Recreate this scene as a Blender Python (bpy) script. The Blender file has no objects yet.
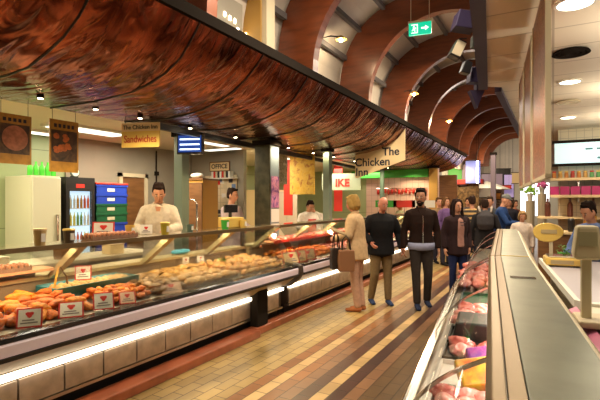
import bpy, bmesh, math, random
from mathutils import Vector, Matrix, noise
random.seed(7)
sc = bpy.context.scene
COL = sc.collection
PI = math.pi
rad = math.radians

# ------------------------------------------------------------------ camera
cam_d = bpy.data.cameras.new('camera')
cam = bpy.data.objects.new('camera', cam_d)
COL.objects.link(cam)
cam.location = (0, 0, 1.6)
cam.rotation_euler = (rad(90), 0, rad(29.35))
cam_d.lens = 27.0
cam_d.sensor_width = 36
cam_d.shift_y = 0.0017
cam_d.clip_start = 0.05
cam_d.clip_end = 120
sc.camera = cam

# ------------------------------------------------------------------ world and exposure
w = bpy.data.worlds.new('world')
sc.world = w
w.use_nodes = True
bg = w.node_tree.nodes['Background']
bg.inputs[0].default_value = (1.0, 0.78, 0.55, 1)
bg.inputs[1].default_value = 0.36
sc.view_settings.view_transform = 'Standard'
sc.view_settings.look = 'None'
sc.view_settings.gamma = 1
sc.view_settings.use_curve_mapping = False
sc.view_settings.exposure = 0.25
sc.cycles.max_bounces = 7
sc.cycles.transparent_max_bounces = 12
sc.cycles.caustics_reflective = False
sc.cycles.caustics_refractive = False
sc.cycles.sample_clamp_indirect = 4


def lamp(name, kind, loc, power, color=(1, .82, .6), size=.3, size_y=None, rot=(0, 0, 0), angle=100, blend=.6):
    d = bpy.data.lights.new(name, kind)
    d.energy = power
    d.color = color
    if kind == 'AREA':
        d.size = size
        if size_y:
            d.shape = 'RECTANGLE'
            d.size_y = size_y
    elif kind == 'SPOT':
        d.spot_size = rad(angle)
        d.spot_blend = blend
        d.shadow_soft_size = size
    else:
        d.shadow_soft_size = size
    o = bpy.data.objects.new(name, d)
    COL.objects.link(o)
    o.location = loc
    o.rotation_euler = rot
    return o


WARM = (1, .77, .44)
# lights under the copper canopy (over the counters), over the aisle, and over the right-hand stall
for y in (1.6, 3.2, 4.8, 6.4, 8.0, 9.6, 11.6, 14):
    lamp('canopy_light', 'SPOT', (-3.9, y, 2.58), 75, WARM, .08, angle=150)
for y in (2.2, 5.2, 8.2):
    lamp('stall_ceiling_light', 'AREA', (-5.8, y, 2.6), 62, (1, .84, .6), .5, 1.4)
for y in (11.5, 15):
    lamp('butcher_ceiling_light', 'AREA', (-5.4, y, 2.55), 60, (1, .78, .62), .8, 1.6)
for y in (4.1, 8.2):
    lamp('vault_tube_light', 'AREA', (-1.5, y, 4.42), 110, (1, .84, .62), .06, 1.5)
for y in (12.4, 16.4):
    lamp('vault_tube_light', 'AREA', (-1.5, y, 4.42), 110, (1, .76, .5), .06, 1.5)
lamp('sign_fill', 'SPOT', (-2.8, 7.4, 3.0), 60, (1, .8, .55), .04, rot=(rad(68), 0, rad(16)), angle=50)  # added spot without a fixture, brightens the hanging sign
for y in (3.6, 7.2, 12.4):
    lamp('vault_fill', 'POINT', (-1.9, y, 3.9), 11, (1, .88, .74), .2)  # unseen fill points added to lift the vault plaster
lamp('far_stall_fill', 'AREA', (-3.1, 18.6, 2.7), 30, (1, .74, .42), 1.0, .5, rot=(rad(75), 0, 0))  # added area lamps facing away, brightening the dim far stalls
lamp('far_stall_fill', 'AREA', (-2.0, 20.5, 3.1), 60, (1, .80, .55), 1.4, .5, rot=(rad(70), 0, 0))
lamp('vault_end_light', 'AREA', (-1.6, 25, 3.5), 6, (1, .86, .7), 2, 2, rot=(rad(90), 0, 0))
# fluorescent tubes inside the glass counters
for y0, y1, p in ((.2, 5.1, 24), (5.45, 9.4, 30), (9.7, 14.3, 34)):
    lamp('case_fluorescent', 'AREA', (-3.48, (y0 + y1) / 2, 1.205), p, (1, .79, .45), .12, y1 - y0)
for y, p in ((1.3, 7), (2.6, 7), (3.9, 7)):
    q = (.05 - y * math.sin(rad(6.45)), y)
    lamp('case_fluorescent', 'AREA', (q[0], q[1], 1.04), p, (1, .86, .74), .06, 1.2, rot=(0, rad(-25), rad(6.45)))
for y in (5.2, 8.6, 12.0):
    lamp('aisle_fill', 'SPOT', (-.95, y - 2.2, 3.9), 150, (1, .80, .56), .15, rot=(rad(22), 0, rad(8)), angle=80)  # unseen spots added to front-light the people in the aisle
for x, y, p in ((.95, 2.4, 30), (.95, 4.8, 40), (1.0, 7.6, 45), (1.2, 10, 45)):
    lamp('right_ceiling_light', 'POINT', (x, y, 2.7), p * .85, (1, .86, .66), .18)


# ------------------------------------------------------------------ materials
def mat(name, col, rough=.6, metal=0, noise_amt=0, noise_scale=8, bump=0, bump_scale=30, col2=None, emit=None, emit_str=0, coat=0, stretch=None, spec=None):
    m = bpy.data.materials.new(name)
    m.use_nodes = True
    nt = m.node_tree
    b = nt.nodes['Principled BSDF']
    b.inputs['Base Color'].default_value = (*col, 1)
    b.inputs['Roughness'].default_value = rough
    b.inputs['Metallic'].default_value = metal
    if coat:
        b.inputs['Coat Weight'].default_value = coat
        b.inputs['Coat Roughness'].default_value = .12
    if spec is not None:
        b.inputs['Specular IOR Level'].default_value = spec
    tc = nt.nodes.new('ShaderNodeTexCoord')
    vec = tc.outputs['Object']
    if stretch:
        mp = nt.nodes.new('ShaderNodeMapping')
        mp.inputs['Scale'].default_value = stretch
        nt.links.new(vec, mp.inputs[0])
        vec = mp.outputs[0]
    if noise_amt or col2:
        n = nt.nodes.new('ShaderNodeTexNoise')
        n.inputs['Scale'].default_value = noise_scale
        n.inputs['Detail'].default_value = 5
        nt.links.new(vec, n.inputs['Vector'])
        r = nt.nodes.new('ShaderNodeValToRGB')
        c2 = col2 or tuple(max(0, c * (1 - noise_amt)) for c in col)
        r.color_ramp.elements[0].color = (*c2, 1)
        r.color_ramp.elements[0].position = .35
        r.color_ramp.elements[1].color = (*col, 1)
        r.color_ramp.elements[1].position = .62
        nt.links.new(n.outputs[0], r.inputs[0])
        nt.links.new(r.outputs[0], b.inputs['Base Color'])
    if bump:
        n2 = nt.nodes.new('ShaderNodeTexNoise')
        n2.inputs['Scale'].default_value = bump_scale
        n2.inputs['Detail'].default_value = 4
        nt.links.new(vec, n2.inputs['Vector'])
        bp = nt.nodes.new('ShaderNodeBump')
        bp.inputs['Strength'].default_value = bump
        bp.inputs['Distance'].default_value = .02
        nt.links.new(n2.outputs[0], bp.inputs['Height'])
        nt.links.new(bp.outputs[0], b.inputs['Normal'])
    if emit:
        b.inputs['Emission Color'].default_value = (*emit, 1)
        b.inputs['Emission Strength'].default_value = emit_str
    return m


def glass_mat(name, tint=(1, 1, 1), refl=.9):
    m = bpy.data.materials.new(name)
    m.use_nodes = True
    nt = m.node_tree
    nt.nodes.remove(nt.nodes['Principled BSDF'])
    out = nt.nodes['Material Output']
    t = nt.nodes.new('ShaderNodeBsdfTransparent')
    t.inputs[0].default_value = (*tint, 1)
    g = nt.nodes.new('ShaderNodeBsdfGlossy')
    g.inputs['Roughness'].default_value = .03
    f = nt.nodes.new('ShaderNodeFresnel')
    f.inputs[0].default_value = 1.45
    mu = nt.nodes.new('ShaderNodeMath')
    mu.operation = 'MULTIPLY'
    mu.inputs[1].default_value = refl
    mx = nt.nodes.new('ShaderNodeMixShader')
    nt.links.new(f.outputs[0], mu.inputs[0])
    nt.links.new(mu.outputs[0], mx.inputs[0])
    nt.links.new(t.outputs[0], mx.inputs[1])
    nt.links.new(g.outputs[0], mx.inputs[2])
    nt.links.new(mx.outputs[0], out.inputs[0])
    return m


def grid_mat(name, col, line, sx, sy, mortar=.01, rough=.5, axes='XY', offset=0.0, bump=.2, col2=None, coat=0):
    """tiles: sx wide, sy tall along the two named axes"""
    m = mat(name, col, rough, coat=coat)
    nt = m.node_tree
    b = nt.nodes['Principled BSDF']
    tc = nt.nodes['Texture Coordinate']
    sp = nt.nodes.new('ShaderNodeSeparateXYZ')
    cb = nt.nodes.new('ShaderNodeCombineXYZ')
    nt.links.new(tc.outputs['Object'], sp.inputs[0])
    nt.links.new(sp.outputs[axes[0]], cb.inputs[0])
    nt.links.new(sp.outputs[axes[1]], cb.inputs[1])
    br = nt.nodes.new('ShaderNodeTexBrick')
    br.offset = offset
    br.inputs['Scale'].default_value = 1
    br.inputs['Brick Width'].default_value = sx
    br.inputs['Row Height'].default_value = sy
    br.inputs['Mortar Size'].default_value = mortar
    br.inputs['Color1'].default_value = (*col, 1)
    br.inputs['Color2'].default_value = (*(col2 or col), 1)
    br.inputs['Mortar'].default_value = (*line, 1)
    nt.links.new(cb.outputs[0], br.inputs['Vector'])
    nt.links.new(br.outputs['Color'], b.inputs['Base Color'])
    return m


def floor_mat():
    m = mat('quarry_tile_floor', (.5, .4, .25), .33)
    nt = m.node_tree
    b = nt.nodes['Principled BSDF']
    b.inputs['Specular IOR Level'].default_value = .6
    tc = nt.nodes['Texture Coordinate']
    sp = nt.nodes.new('ShaderNodeSeparateXYZ')
    nt.links.new(tc.outputs['Object'], sp.inputs[0])
    ad = nt.nodes.new('ShaderNodeMath'); ad.operation = 'ADD'; ad.inputs[1].default_value = 3.003
    dv = nt.nodes.new('ShaderNodeMath'); dv.operation = 'DIVIDE'; dv.inputs[1].default_value = .1165
    fl = nt.nodes.new('ShaderNodeMath'); fl.operation = 'FLOOR'
    sc_ = nt.nodes.new('ShaderNodeMath'); sc_.operation = 'MULTIPLY_ADD'
    sc_.inputs[1].default_value = 1 / 32; sc_.inputs[2].default_value = .5 / 32
    nt.links.new(sp.outputs['X'], ad.inputs[0]); nt.links.new(ad.outputs[0], dv.inputs[0])
    nt.links.new(dv.outputs[0], fl.inputs[0]); nt.links.new(fl.outputs[0], sc_.inputs[0])
    cr = nt.nodes.new('ShaderNodeValToRGB')
    cr.color_ramp.interpolation = 'CONSTANT'
    cream = (.46, .32, .12); orange = (.30, .12, .035); light = (.62, .42, .19); brown = (.085, .03, .018)
    tan = (.25, .125, .06); olive = (.14, .08, .032); red = (.13, .045, .02)
    rows = {0: cream, 6: orange, 7: light, 8: orange, 9: tan, 10: brown, 11: light, 12: (.06, .02, .016), 13: tan, 14: olive, 17: (.11, .055, .025), 18: red, 20: olive, 24: red}
    els = cr.color_ramp.elements
    first = True
    for k, c in sorted(rows.items()):
        if first:
            els[0].position = 0; els[0].color = (*c, 1); first = False
        elif k == 24:
            els[len(els) - 1].position = 24 / 32; els[len(els) - 1].color = (*c, 1)
        else:
            e = els.new(k / 32); e.color = (*c, 1)
    nt.links.new(sc_.outputs[0], cr.inputs[0])
    # joints
    cb = nt.nodes.new('ShaderNodeCombineXYZ')
    nt.links.new(sp.outputs['Y'], cb.inputs[0]); nt.links.new(ad.outputs[0], cb.inputs[1])
    br = nt.nodes.new('ShaderNodeTexBrick')
    br.offset = .5
    br.inputs['Scale'].default_value = 1
    br.inputs['Brick Width'].default_value = .24
    br.inputs['Row Height'].default_value = .1165
    br.inputs['Mortar Size'].default_value = .0045
    br.inputs['Color1'].default_value = (1, 1, 1, 1)
    br.inputs['Color2'].default_value = (.72, .7, .68, 1)
    br.inputs['Mortar'].default_value = (.16, .12, .1, 1)
    nt.links.new(cb.outputs[0], br.inputs['Vector'])
    n = nt.nodes.new('ShaderNodeTexNoise'); n.inputs['Scale'].default_value = 2.2; n.inputs['Detail'].default_value = 6
    nt.links.new(tc.outputs['Object'], n.inputs['Vector'])
    nr = nt.nodes.new('ShaderNodeMapRange'); nr.inputs[1].default_value = .3; nr.inputs[2].default_value = .7
    nr.inputs[3].default_value = .75; nr.inputs[4].default_value = 1.1
    nt.links.new(n.outputs[0], nr.inputs[0])
    m1 = nt.nodes.new('ShaderNodeMixRGB'); m1.blend_type = 'MULTIPLY'; m1.inputs[0].default_value = 1
    nt.links.new(cr.outputs[0], m1.inputs[1]); nt.links.new(br.outputs[0], m1.inputs[2])
    m2 = nt.nodes.new('ShaderNodeMixRGB'); m2.blend_type = 'MULTIPLY'; m2.inputs[0].default_value = 1
    nt.links.new(m1.outputs[0], m2.inputs[1]); nt.links.new(nr.outputs[0], m2.inputs[2])
    nt.links.new(m2.outputs[0], b.inputs['Base Color'])
    bp = nt.nodes.new('ShaderNodeBump'); bp.inputs['Strength'].default_value = .5; bp.inputs['Distance'].default_value = .004
    bp.invert = True
    nt.links.new(br.outputs['Fac'], bp.inputs['Height'])
    nt.links.new(bp.outputs[0], b.inputs['Normal'])
    return m


def copper_mat():
    m = mat('beaten_copper', (.30, .085, .03), .3, .92)
    nt = m.node_tree
    b = nt.nodes['Principled BSDF']
    tc = nt.nodes['Texture Coordinate']
    mp = nt.nodes.new('ShaderNodeMapping'); mp.inputs['Scale'].default_value = (.8, 2.6, .8)
    nt.links.new(tc.outputs['Object'], mp.inputs[0])
    n = nt.nodes.new('ShaderNodeTexNoise'); n.inputs['Scale'].default_value = 1.3; n.inputs['Detail'].default_value = 5
    n.inputs['Distortion'].default_value = .8
    nt.links.new(mp.outputs[0], n.inputs['Vector'])
    r = nt.nodes.new('ShaderNodeValToRGB')
    r.color_ramp.elements[0].position = .3; r.color_ramp.elements[0].color = (.07, .016, .008, 1)
    r.color_ramp.elements[1].position = .7; r.color_ramp.elements[1].color = (.38, .10, .048, 1)
    nt.links.new(n.outputs[0], r.inputs[0]); nt.links.new(r.outputs[0], b.inputs['Base Color'])
    n2 = nt.nodes.new('ShaderNodeTexNoise'); n2.inputs['Scale'].default_value = 2.0; n2.inputs['Detail'].default_value = 2
    n2.inputs['Distortion'].default_value = 1.2
    nt.links.new(mp.outputs[0], n2.inputs['Vector'])
    bp = nt.nodes.new('ShaderNodeBump'); bp.inputs['Strength'].default_value = .6; bp.inputs['Distance'].default_value = .07
    nt.links.new(n2.outputs[0], bp.inputs['Height']); nt.links.new(bp.outputs[0], b.inputs['Normal'])
    nr = nt.nodes.new('ShaderNodeMapRange'); nr.inputs[3].default_value = .10; nr.inputs[4].default_value = .30
    nt.links.new(n.outputs[0], nr.inputs[0]); nt.links.new(nr.outputs[0], b.inputs['Roughness'])
    return m


def photo_mat(name, cols, scale=6, rough=.5, detail=3, dist=1.0, emit=0):
    """a printed picture seen too small to read: blotches of the given colours"""
    m = mat(name, cols[0], rough)
    nt = m.node_tree
    b = nt.nodes['Principled BSDF']
    tc = nt.nodes['Texture Coordinate']
    n = nt.nodes.new('ShaderNodeTexNoise'); n.inputs['Scale'].default_value = scale
    n.inputs['Detail'].default_value = detail; n.inputs['Distortion'].default_value = dist
    nt.links.new(tc.outputs['Object'], n.inputs['Vector'])
    r = nt.nodes.new('ShaderNodeValToRGB')
    els = r.color_ramp.elements
    k = len(cols)
    els[0].position = .32; els[0].color = (*cols[0], 1)
    els[1].position = .68; els[1].color = (*cols[-1], 1)
    for i in range(1, k - 1):
        e = els.new(.32 + .36 * i / (k - 1)); e.color = (*cols[i], 1)
    nt.links.new(n.outputs[0], r.inputs[0]); nt.links.new(r.outputs[0], b.inputs['Base Color'])
    if emit:
        nt.links.new(r.outputs[0], b.inputs['Emission Color'])
        b.inputs['Emission Strength'].default_value = emit
    return m


M = dict(
    floor=floor_mat(), copper=copper_mat(),
    rib=mat('arch_timber', (.17, .042, .013), .34, noise_amt=.35, noise_scale=3, stretch=(1, 1, 6), coat=.3),
    rib_dark=mat('arch_timber_edge', (.30, .09, .03), .35, coat=.3),
    orange_wood=mat('orange_timber', (.38, .09, .02), .4, noise_amt=.2, noise_scale=3),
    plaster=mat('vault_plaster', (.62, .56, .48), .8, noise_amt=.12, noise_scale=2),
    purlin=mat('grey_purlin', (.12, .11, .11), .5),
    black=mat('black_paint', (.015, .013, .013), .4),
    blackgloss=mat('black_gloss', (.01, .01, .012), .15, coat=.5),
    trim=mat('dark_steel_trim', (.022, .018, .015), .9, 0, spec=0),
    cream=mat('cream_paint', (.62, .54, .38), .55),
    white=mat('white_plastic', (.78, .76, .70), .4),
    greenwall=grid_mat('pale_green_panel', (.42, .50, .27), (.2, .25, .13), 3.0, 1.2, .006, .35, 'YZ'),
    greywall=mat('grey_wall_paint', (.33, .30, .24), .6, noise_amt=.1, noise_scale=2),
    ceilwhite=mat('stall_ceiling_paint', (.68, .62, .48), .6),
    kerb=mat('red_kerb_tile', (.36, .10, .045), .3, noise_amt=.3, noise_scale=6, coat=.3),
    steel=mat('brushed_steel', (.50, .47, .42), .28, .95, bump=.03, bump_scale=40, stretch=(30, 1, 1)),
    steel2=mat('worn_steel_top', (.23, .25, .20), .4, .8, noise_amt=.18, noise_scale=5),
    bevel=mat('bronze_steel', (.19, .135, .07), .38, .8),
    panel=mat('steel_kick_panel', (.62, .53, .47), .3, .45, noise_amt=.25, noise_scale=9, bump=.15, bump_scale=5),
    lilac=mat('lilac_bumper', (.86, .76, .90), .3, 0, coat=.5),
    beige=mat('beige_enamel', (.42, .33, .18), .35),
    darkbrown=mat('dark_brown_laminate', (.05, .035, .025), .5),
    insideback=mat('case_lining', (.30, .21, .13), .45),
    salmon=mat('salmon_shelf', (.70, .34, .18), .45),
    strut=mat('cream_strut', (.60, .50, .28), .4, .3),
    glass=glass_mat('case_glass', (.97, .99, .97), .55),
    shelfglass=mat('smoked_shelf', (.16, .12, .07), .12, coat=.6),
    tube=mat('strip_tube', (1, .95, .85), .5, emit=(1, .84, .58), emit_str=4.5),
    casetube=mat('case_tube', (1, .95, .85), .5, emit=(1, .84, .6), emit_str=5),
    coldtube=mat('white_light_panel', (1, 1, 1), .5, emit=(.95, 1, .85), emit_str=1.5),
    bulb=mat('bulb_glow', (1, .9, .7), .5, emit=(1, .8, .5), emit_str=25),
    downlight=mat('downlight_glow', (1, .95, .8), .5, emit=(1, .88, .66), emit_str=6),
    tilecream=grid_mat('ceiling_tile', (.80, .72, .58), (.5, .43, .33), 1.2, .6, .012, .6, 'XY'),
    purple=mat('purple_steel', (.028, .02, .06), .5, .1),
    gold=mat('gold_pillar_paint', (.45, .26, .06), .5),
    greenpost=mat('grey_green_post', (.16, .21, .16), .45),
    tealpost=mat('teal_post', (.10, .16, .13), .45),
    pinktile=grid_mat('pink_white_tiles', (.78, .56, .48), (.6, .4, .34), .2, .2, .008, .3, 'XZ'),
    creamtile=grid_mat('cream_wall_tiles', (.70, .60, .42), (.5, .42, .3), .15, .15, .006, .3, 'XZ'),
    yellow=mat('yellow_enamel', (.72, .50, .12), .35),
    redpaint=mat('red_paint', (.60, .03, .02), .45),
    greenpaint=mat('green_paint', (.05, .42, .05), .45),
    brownwood=mat('brown_wood', (.22, .10, .035), .4, noise_amt=.3, noise_scale=4, stretch=(1, 1, 5)),
    bluecrate=mat('blue_crate', (.015, .05, .42), .4), redcrate=mat('red_crate', (.55, .03, .02), .4),
    greencrate=mat('green_crate', (.01, .10, .04), .4),
    chrome=mat('chrome', (.7, .68, .64), .12, 1),
    signyellow=mat('yellow_sign_board', (.78, .55, .13), .5), signcream=mat('cream_sign_board', (.82, .62, .34), .5),
    ink=mat('dark_ink', (.02, .02, .035), .6), redink=mat('red_ink', (.45, .02, .015), .6),
)


# ------------------------------------------------------------------ mesh helpers
class MB:
    def __init__(s):
        s.v = []; s.f = []; s.m = []; s.mats = []; s.cur = 0

    def use(s, m):
        if m not in s.mats:
            s.mats.append(m)
        s.cur = s.mats.index(m)
        return s

    def add(s, vs, fs):
        o = len(s.v)
        s.v += [tuple(v) for v in vs]
        for f in fs:
            s.f.append(tuple(i + o for i in f)); s.m.append(s.cur)
        return s

    def box(s, x0, x1, y0, y1, z0, z1):
        vs = [(x, y, z) for z in (z0, z1) for y in (y0, y1) for x in (x0, x1)]
        return s.add(vs, [(0, 2, 3, 1), (4, 5, 7, 6), (0, 1, 5, 4), (2, 6, 7, 3), (0, 4, 6, 2), (1, 3, 7, 5)])

    def prism(s, poly, a0, a1, axis='Y'):
        """poly of (x,z) extruded along y; or (y,z) along x; or (x,y) along z"""
        n = len(poly)
        def P(p, a):
            return {'Y': (p[0], a, p[1]), 'X': (a, p[0], p[1]), 'Z': (p[0], p[1], a)}[axis]
        vs = [P(p, a0) for p in poly] + [P(p, a1) for p in poly]
        fs = [tuple(range(n)), tuple(reversed(range(n, 2 * n)))]
        fs += [(i, i + n, (i + 1) % n + n, (i + 1) % n) for i in range(n)]
        return s.add(vs, fs)

    def cyl(s, c, r, h, seg=16, r2=None):
        r2 = r if r2 is None else r2
        vs = [(c[0] + r * math.cos(2 * PI * i / seg), c[1] + r * math.sin(2 * PI * i / seg), c[2]) for i in range(seg)]
        vs += [(c[0] + r2 * math.cos(2 * PI * i / seg), c[1] + r2 * math.sin(2 * PI * i / seg), c[2] + h) for i in range(seg)]
        fs = [tuple(reversed(range(seg))), tuple(range(seg, 2 * seg))]
        fs += [(i, (i + 1) % seg, (i + 1) % seg + seg, i + seg) for i in range(seg)]
        return s.add(vs, fs)

    def lathe(s, prof, c=(0, 0, 0), seg=16):
        vs = []; n = len(prof)
        for r, z in prof:
            vs += [(c[0] + r * math.cos(2 * PI * i / seg), c[1] + r * math.sin(2 * PI * i / seg), c[2] + z) for i in range(seg)]
        fs = [tuple(reversed(range(seg))), tuple(range((n - 1) * seg, n * seg))]
        for k in range(n - 1):
            fs += [(k * seg + i, k * seg + (i + 1) % seg, (k + 1) * seg + (i + 1) % seg, (k + 1) * seg + i) for i in range(seg)]
        return s.add(vs, fs)

    def loft(s, pts, rads, seg=12, hint=(1, 0, 0)):
        pts = [Vector(p) for p in pts]; n = len(pts); rings = []
        h = Vector(hint)
        for i, p in enumerate(pts):
            t = (pts[min(i + 1, n - 1)] - pts[max(i - 1, 0)]).normalized()
            u = h - h.dot(t) * t
            if u.length < .05:
                hh = Vector((0, 1, 0)); u = hh - hh.dot(t) * t
            u.normalize(); v = t.cross(u)
            r = rads[i]
            ru, rv = r if isinstance(r, (tuple, list)) else (r, r)
            rings.append([p + ru * math.cos(2 * PI * k / seg) * u + rv * math.sin(2 * PI * k / seg) * v for k in range(seg)])
        vs = [q for ring in rings for q in ring]
        r0 = rads[0]; r1 = rads[-1]
        m0 = min(r0) if isinstance(r0, (tuple, list)) else r0
        m1 = min(r1) if isinstance(r1, (tuple, list)) else r1
        vs.append(pts[0] - (pts[1] - pts[0]).normalized() * m0 * .5)
        vs.append(pts[-1] + (pts[-1] - pts[-2]).normalized() * m1 * .5)
        a = n * seg; b = a + 1
        fs = [(k, (k + 1) % seg, a)[::-1] for k in range(seg)]
        fs = [(a, (k + 1) % seg, k) for k in range(seg)] + [(b, (n - 1) * seg + k, (n - 1) * seg + (k + 1) % seg) for k in range(seg)]
        for j in range(n - 1):
            fs += [(j * seg + k, j * seg + (k + 1) % seg, (j + 1) * seg + (k + 1) % seg, (j + 1) * seg + k) for k in range(seg)]
        return s.add(vs, fs)

    def ball(s, c, r, seg=10, rings=6):
        rx, ry, rz = r if isinstance(r, (tuple, list)) else (r, r, r)
        vs = []; fs = []
        for j in range(1, rings):
            a = PI * j / rings
            for i in range(seg):
                b = 2 * PI * i / seg
                vs.append((c[0] + rx * math.sin(a) * math.cos(b), c[1] + ry * math.sin(a) * math.sin(b), c[2] + rz * math.cos(a)))
        vs.append((c[0], c[1], c[2] + rz)); vs.append((c[0], c[1], c[2] - rz))
        t = len(vs) - 2; bt = t + 1
        for i in range(seg):
            fs.append((t, i, (i + 1) % seg)); fs.append((bt, (rings - 2) * seg + (i + 1) % seg, (rings - 2) * seg + i))
        for j in range(rings - 2):
            fs += [(j * seg + i, (j + 1) * seg + i, (j + 1) * seg + (i + 1) % seg, j * seg + (i + 1) % seg) for i in range(seg)]
        return s.add(vs, fs)

    def tube(s, pts, r, seg=8):
        return s.loft(pts, [r] * len(pts), seg)

    def build(s, name, m=None, parent=None, smooth=False, bevel=0, solid=0, loc=None, rot=None):
        me = bpy.data.meshes.new(name)
        me.from_pydata(s.v, [], s.f)
        if m is not None:
            me.materials.append(m)
        else:
            for k in s.mats:
                me.materials.append(k)
            me.polygons.foreach_set('material_index', s.m)
        if smooth:
            me.polygons.foreach_set('use_smooth', [True] * len(me.polygons))
        me.update()
        bm = bmesh.new(); bm.from_mesh(me); bmesh.ops.recalc_face_normals(bm, faces=bm.faces); bm.to_mesh(me); bm.free()
        o = bpy.data.objects.new(name, me)
        COL.objects.link(o)
        if parent is not None:
            o.parent = parent
        if loc:
            o.location = loc
        if rot:
            o.rotation_euler = rot
        if bevel:
            b = o.modifiers.new('b', 'BEVEL'); b.width = bevel; b.segments = 2; b.limit_method = 'ANGLE'
        if solid:
            b = o.modifiers.new('s', 'SOLIDIFY'); b.thickness = solid
        return o


def empty(name, loc=(0, 0, 0), rz=0, parent=None):
    o = bpy.data.objects.new(name, None)
    COL.objects.link(o)
    o.location = loc
    o.rotation_euler = (0, 0, rz)
    o.empty_display_size = .1
    if parent:
        o.parent = parent
    return o


def tag(o, label, cat, group=None, kind=None):
    o['label'] = label
    if cat:
        o['category'] = cat
    if group:
        o['group'] = group
    if kind:
        o['kind'] = kind
    return o


def struct(o, label=None):
    o['kind'] = 'structure'
    if label:
        o['label'] = label
    return o


CH = {}


def kids(o):
    if o.name not in CH:
        CH[o.name] = [c for c in bpy.data.objects if c.parent == o]
    return CH[o.name]


def copy_tree(o, parent=None):
    c = o.copy(); COL.objects.link(c)
    if parent is not None:
        c.parent = parent
    for ch in kids(o):
        copy_tree(ch, c)
    return c


def text(s_, size, m, parent, loc, rot=(PI / 2, 0, 0), name='lettering', bold=0.0, align='CENTER', extrude=.001):
    cu = bpy.data.curves.new(name, 'FONT')
    cu.body = s_; cu.size = size; cu.align_x = align; cu.align_y = 'CENTER'
    cu.extrude = extrude; cu.offset = bold
    cu.materials.append(m)
    o = bpy.data.objects.new(name, cu)
    COL.objects.link(o)
    dg = bpy.context.evaluated_depsgraph_get()
    me = bpy.data.meshes.new_from_object(o.evaluated_get(dg))
    bpy.data.objects.remove(o)
    o = bpy.data.objects.new(name, me); COL.objects.link(o)
    if not me.materials: me.materials.append(m)
    o.parent = parent; o.location = loc; o.rotation_euler = rot
    return o


# right-hand counter frame (o = across, s = along)
RA = rad(6.45)


def R(o_, s_, z):
    return Vector((o_ * math.cos(RA) - s_ * math.sin(RA), o_ * math.sin(RA) + s_ * math.cos(RA), z))


def cart(px, d, z=0.0):
    """point at image column px and depth d along the view axis"""
    th = rad(29.35)
    k = (px - 300) / 450
    return Vector((d * (-math.sin(th) + k * math.cos(th)), d * (math.cos(th) + k * math.sin(th)), z))

#@@STRUCTURE
# ------------------------------------------------------------------ structure
struct(MB().box(-8, 5, -1.5, 34, -.1, 0).build('floor', M['floor']))
# raised floor behind the left counters
# kerb (jogs out nearer the camera)
k = MB()
k.box(-3.19, -2.99, .3, 4.38, 0, .085)
k.box(-3.19, -3.05, 4.38, 18, 0, .085)
struct(k.build('trim_1', M['kerb'], bevel=.012))
# left back walls
struct(MB().box(-7.15, -7.0, -1.5, 7.6, 0, 2.66).build('wall_left', M['greenwall']))
struct(MB().box(-6.99, -6.96, 4.55, 7.5, 0, 2.66).build('wall_left_grey', M['greywall']))
struct(MB().box(-6.98, -5.55, 7.5, 7.6, 0, 2.66).build('wall_office', M['greywall']))
struct(MB().box(-8, -4.75, -1.5, 18, 2.66, 2.72).build('ceiling', M['ceilwhite']))
struct(MB().box(-8.1, -8, 7.6, 18, 0, 2.66).build('wall_left_far', M['greenwall']))
struct(MB().box(-8, -3.2, 17.9, 18, 0, 2.6).build('wall_stall_end', M['brownwood']))
# butcher's tiled wall
struct(MB().box(-5.6, -3.17, 14.6, 14.7, 0, 2.66).build('wall_butcher', M['pinktile']))
struct(MB().box(-8, -5.6, 14.6, 14.7, 0, 2.66).build('wall_butcher_side', M['greenwall']))

# copper canopy
PROF = [(-2.70, 3.19), (-2.80, 3.06), (-2.94, 2.915), (-3.12, 2.80), (-3.32, 2.725), (-3.56, 2.66), (-3.84, 2.63), (-4.1, 2.622), (-4.36, 2.622), (-4.62, 2.63), (-4.9, 2.65)]
NY = 110
Y0, Y1 = -.6, 16.9
cv = MB()
vs = []
for j in range(NY + 1):
    y = Y0 + (Y1 - Y0) * j / NY
    for i, (x, z) in enumerate(PROF):
        q = noise.noise(Vector((x * 1.5, y * 1.1, 0))) * .035 * min(1, i / 2)
        vs.append((x, y, z + q))
n = len(PROF)
vs2 = [(x, y, z + .03) for x, y, z in vs]
fs = []
for j in range(NY):
    for i in range(n - 1):
        a = j * n + i
        fs.append((a, a + 1, a + n + 1, a + n))
off = len(vs)
fs += [tuple(k + off for k in f[::-1]) for f in fs]
cv.add(vs + vs2, fs)
canopy = cv.build('copper_canopy', M['copper'], smooth=True)
tag(canopy, 'long curved beaten copper canopy hung above the left counters', 'canopy')
kk = 0
for kY in range(-1, 17):
    y = kY + .02
    if y < Y0: continue
    path = [(x, y, z - .004 + noise.noise(Vector((x * 1.5, y * 1.1, 0))) * .035 * min(1, i / 2)) for i, (x, z) in enumerate(PROF)]
    MB().tube(path, .009, 6).build('seam_strip', M['black'], canopy)
MB().box(-2.74, -2.67, Y0, Y1, 3.17, 3.27).build('edge_trim', M['trim'], canopy)
MB().prism([(x, z) for x, z in PROF] + [(-4.9, 2.72), (-3.6, 2.85), (-2.74, 3.24)], Y1, Y1 + .03).build('end_plate', M['copper'], canopy)
# little downlights in the canopy
for y in (1.95, 2.55, 3.15, 3.75, 4.6, 5.6, 6.4, 7.2, 8.2, 9.2, 10.4, 11.6, 13.0):
    q = MB().cyl((0, 0, 0), .024, .014, 14)
    t = empty('recessed_downlight', (-4.3, y, 2.585))
    q.build('lens', M['bulb'], t)
    MB().cyl((0, 0, .002), .032, .03, 14).build('rim', M['trim'], t)
    tag(t, 'small round downlight let into the flat copper under the canopy', 'downlight', 'downlights under the canopy')

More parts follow.
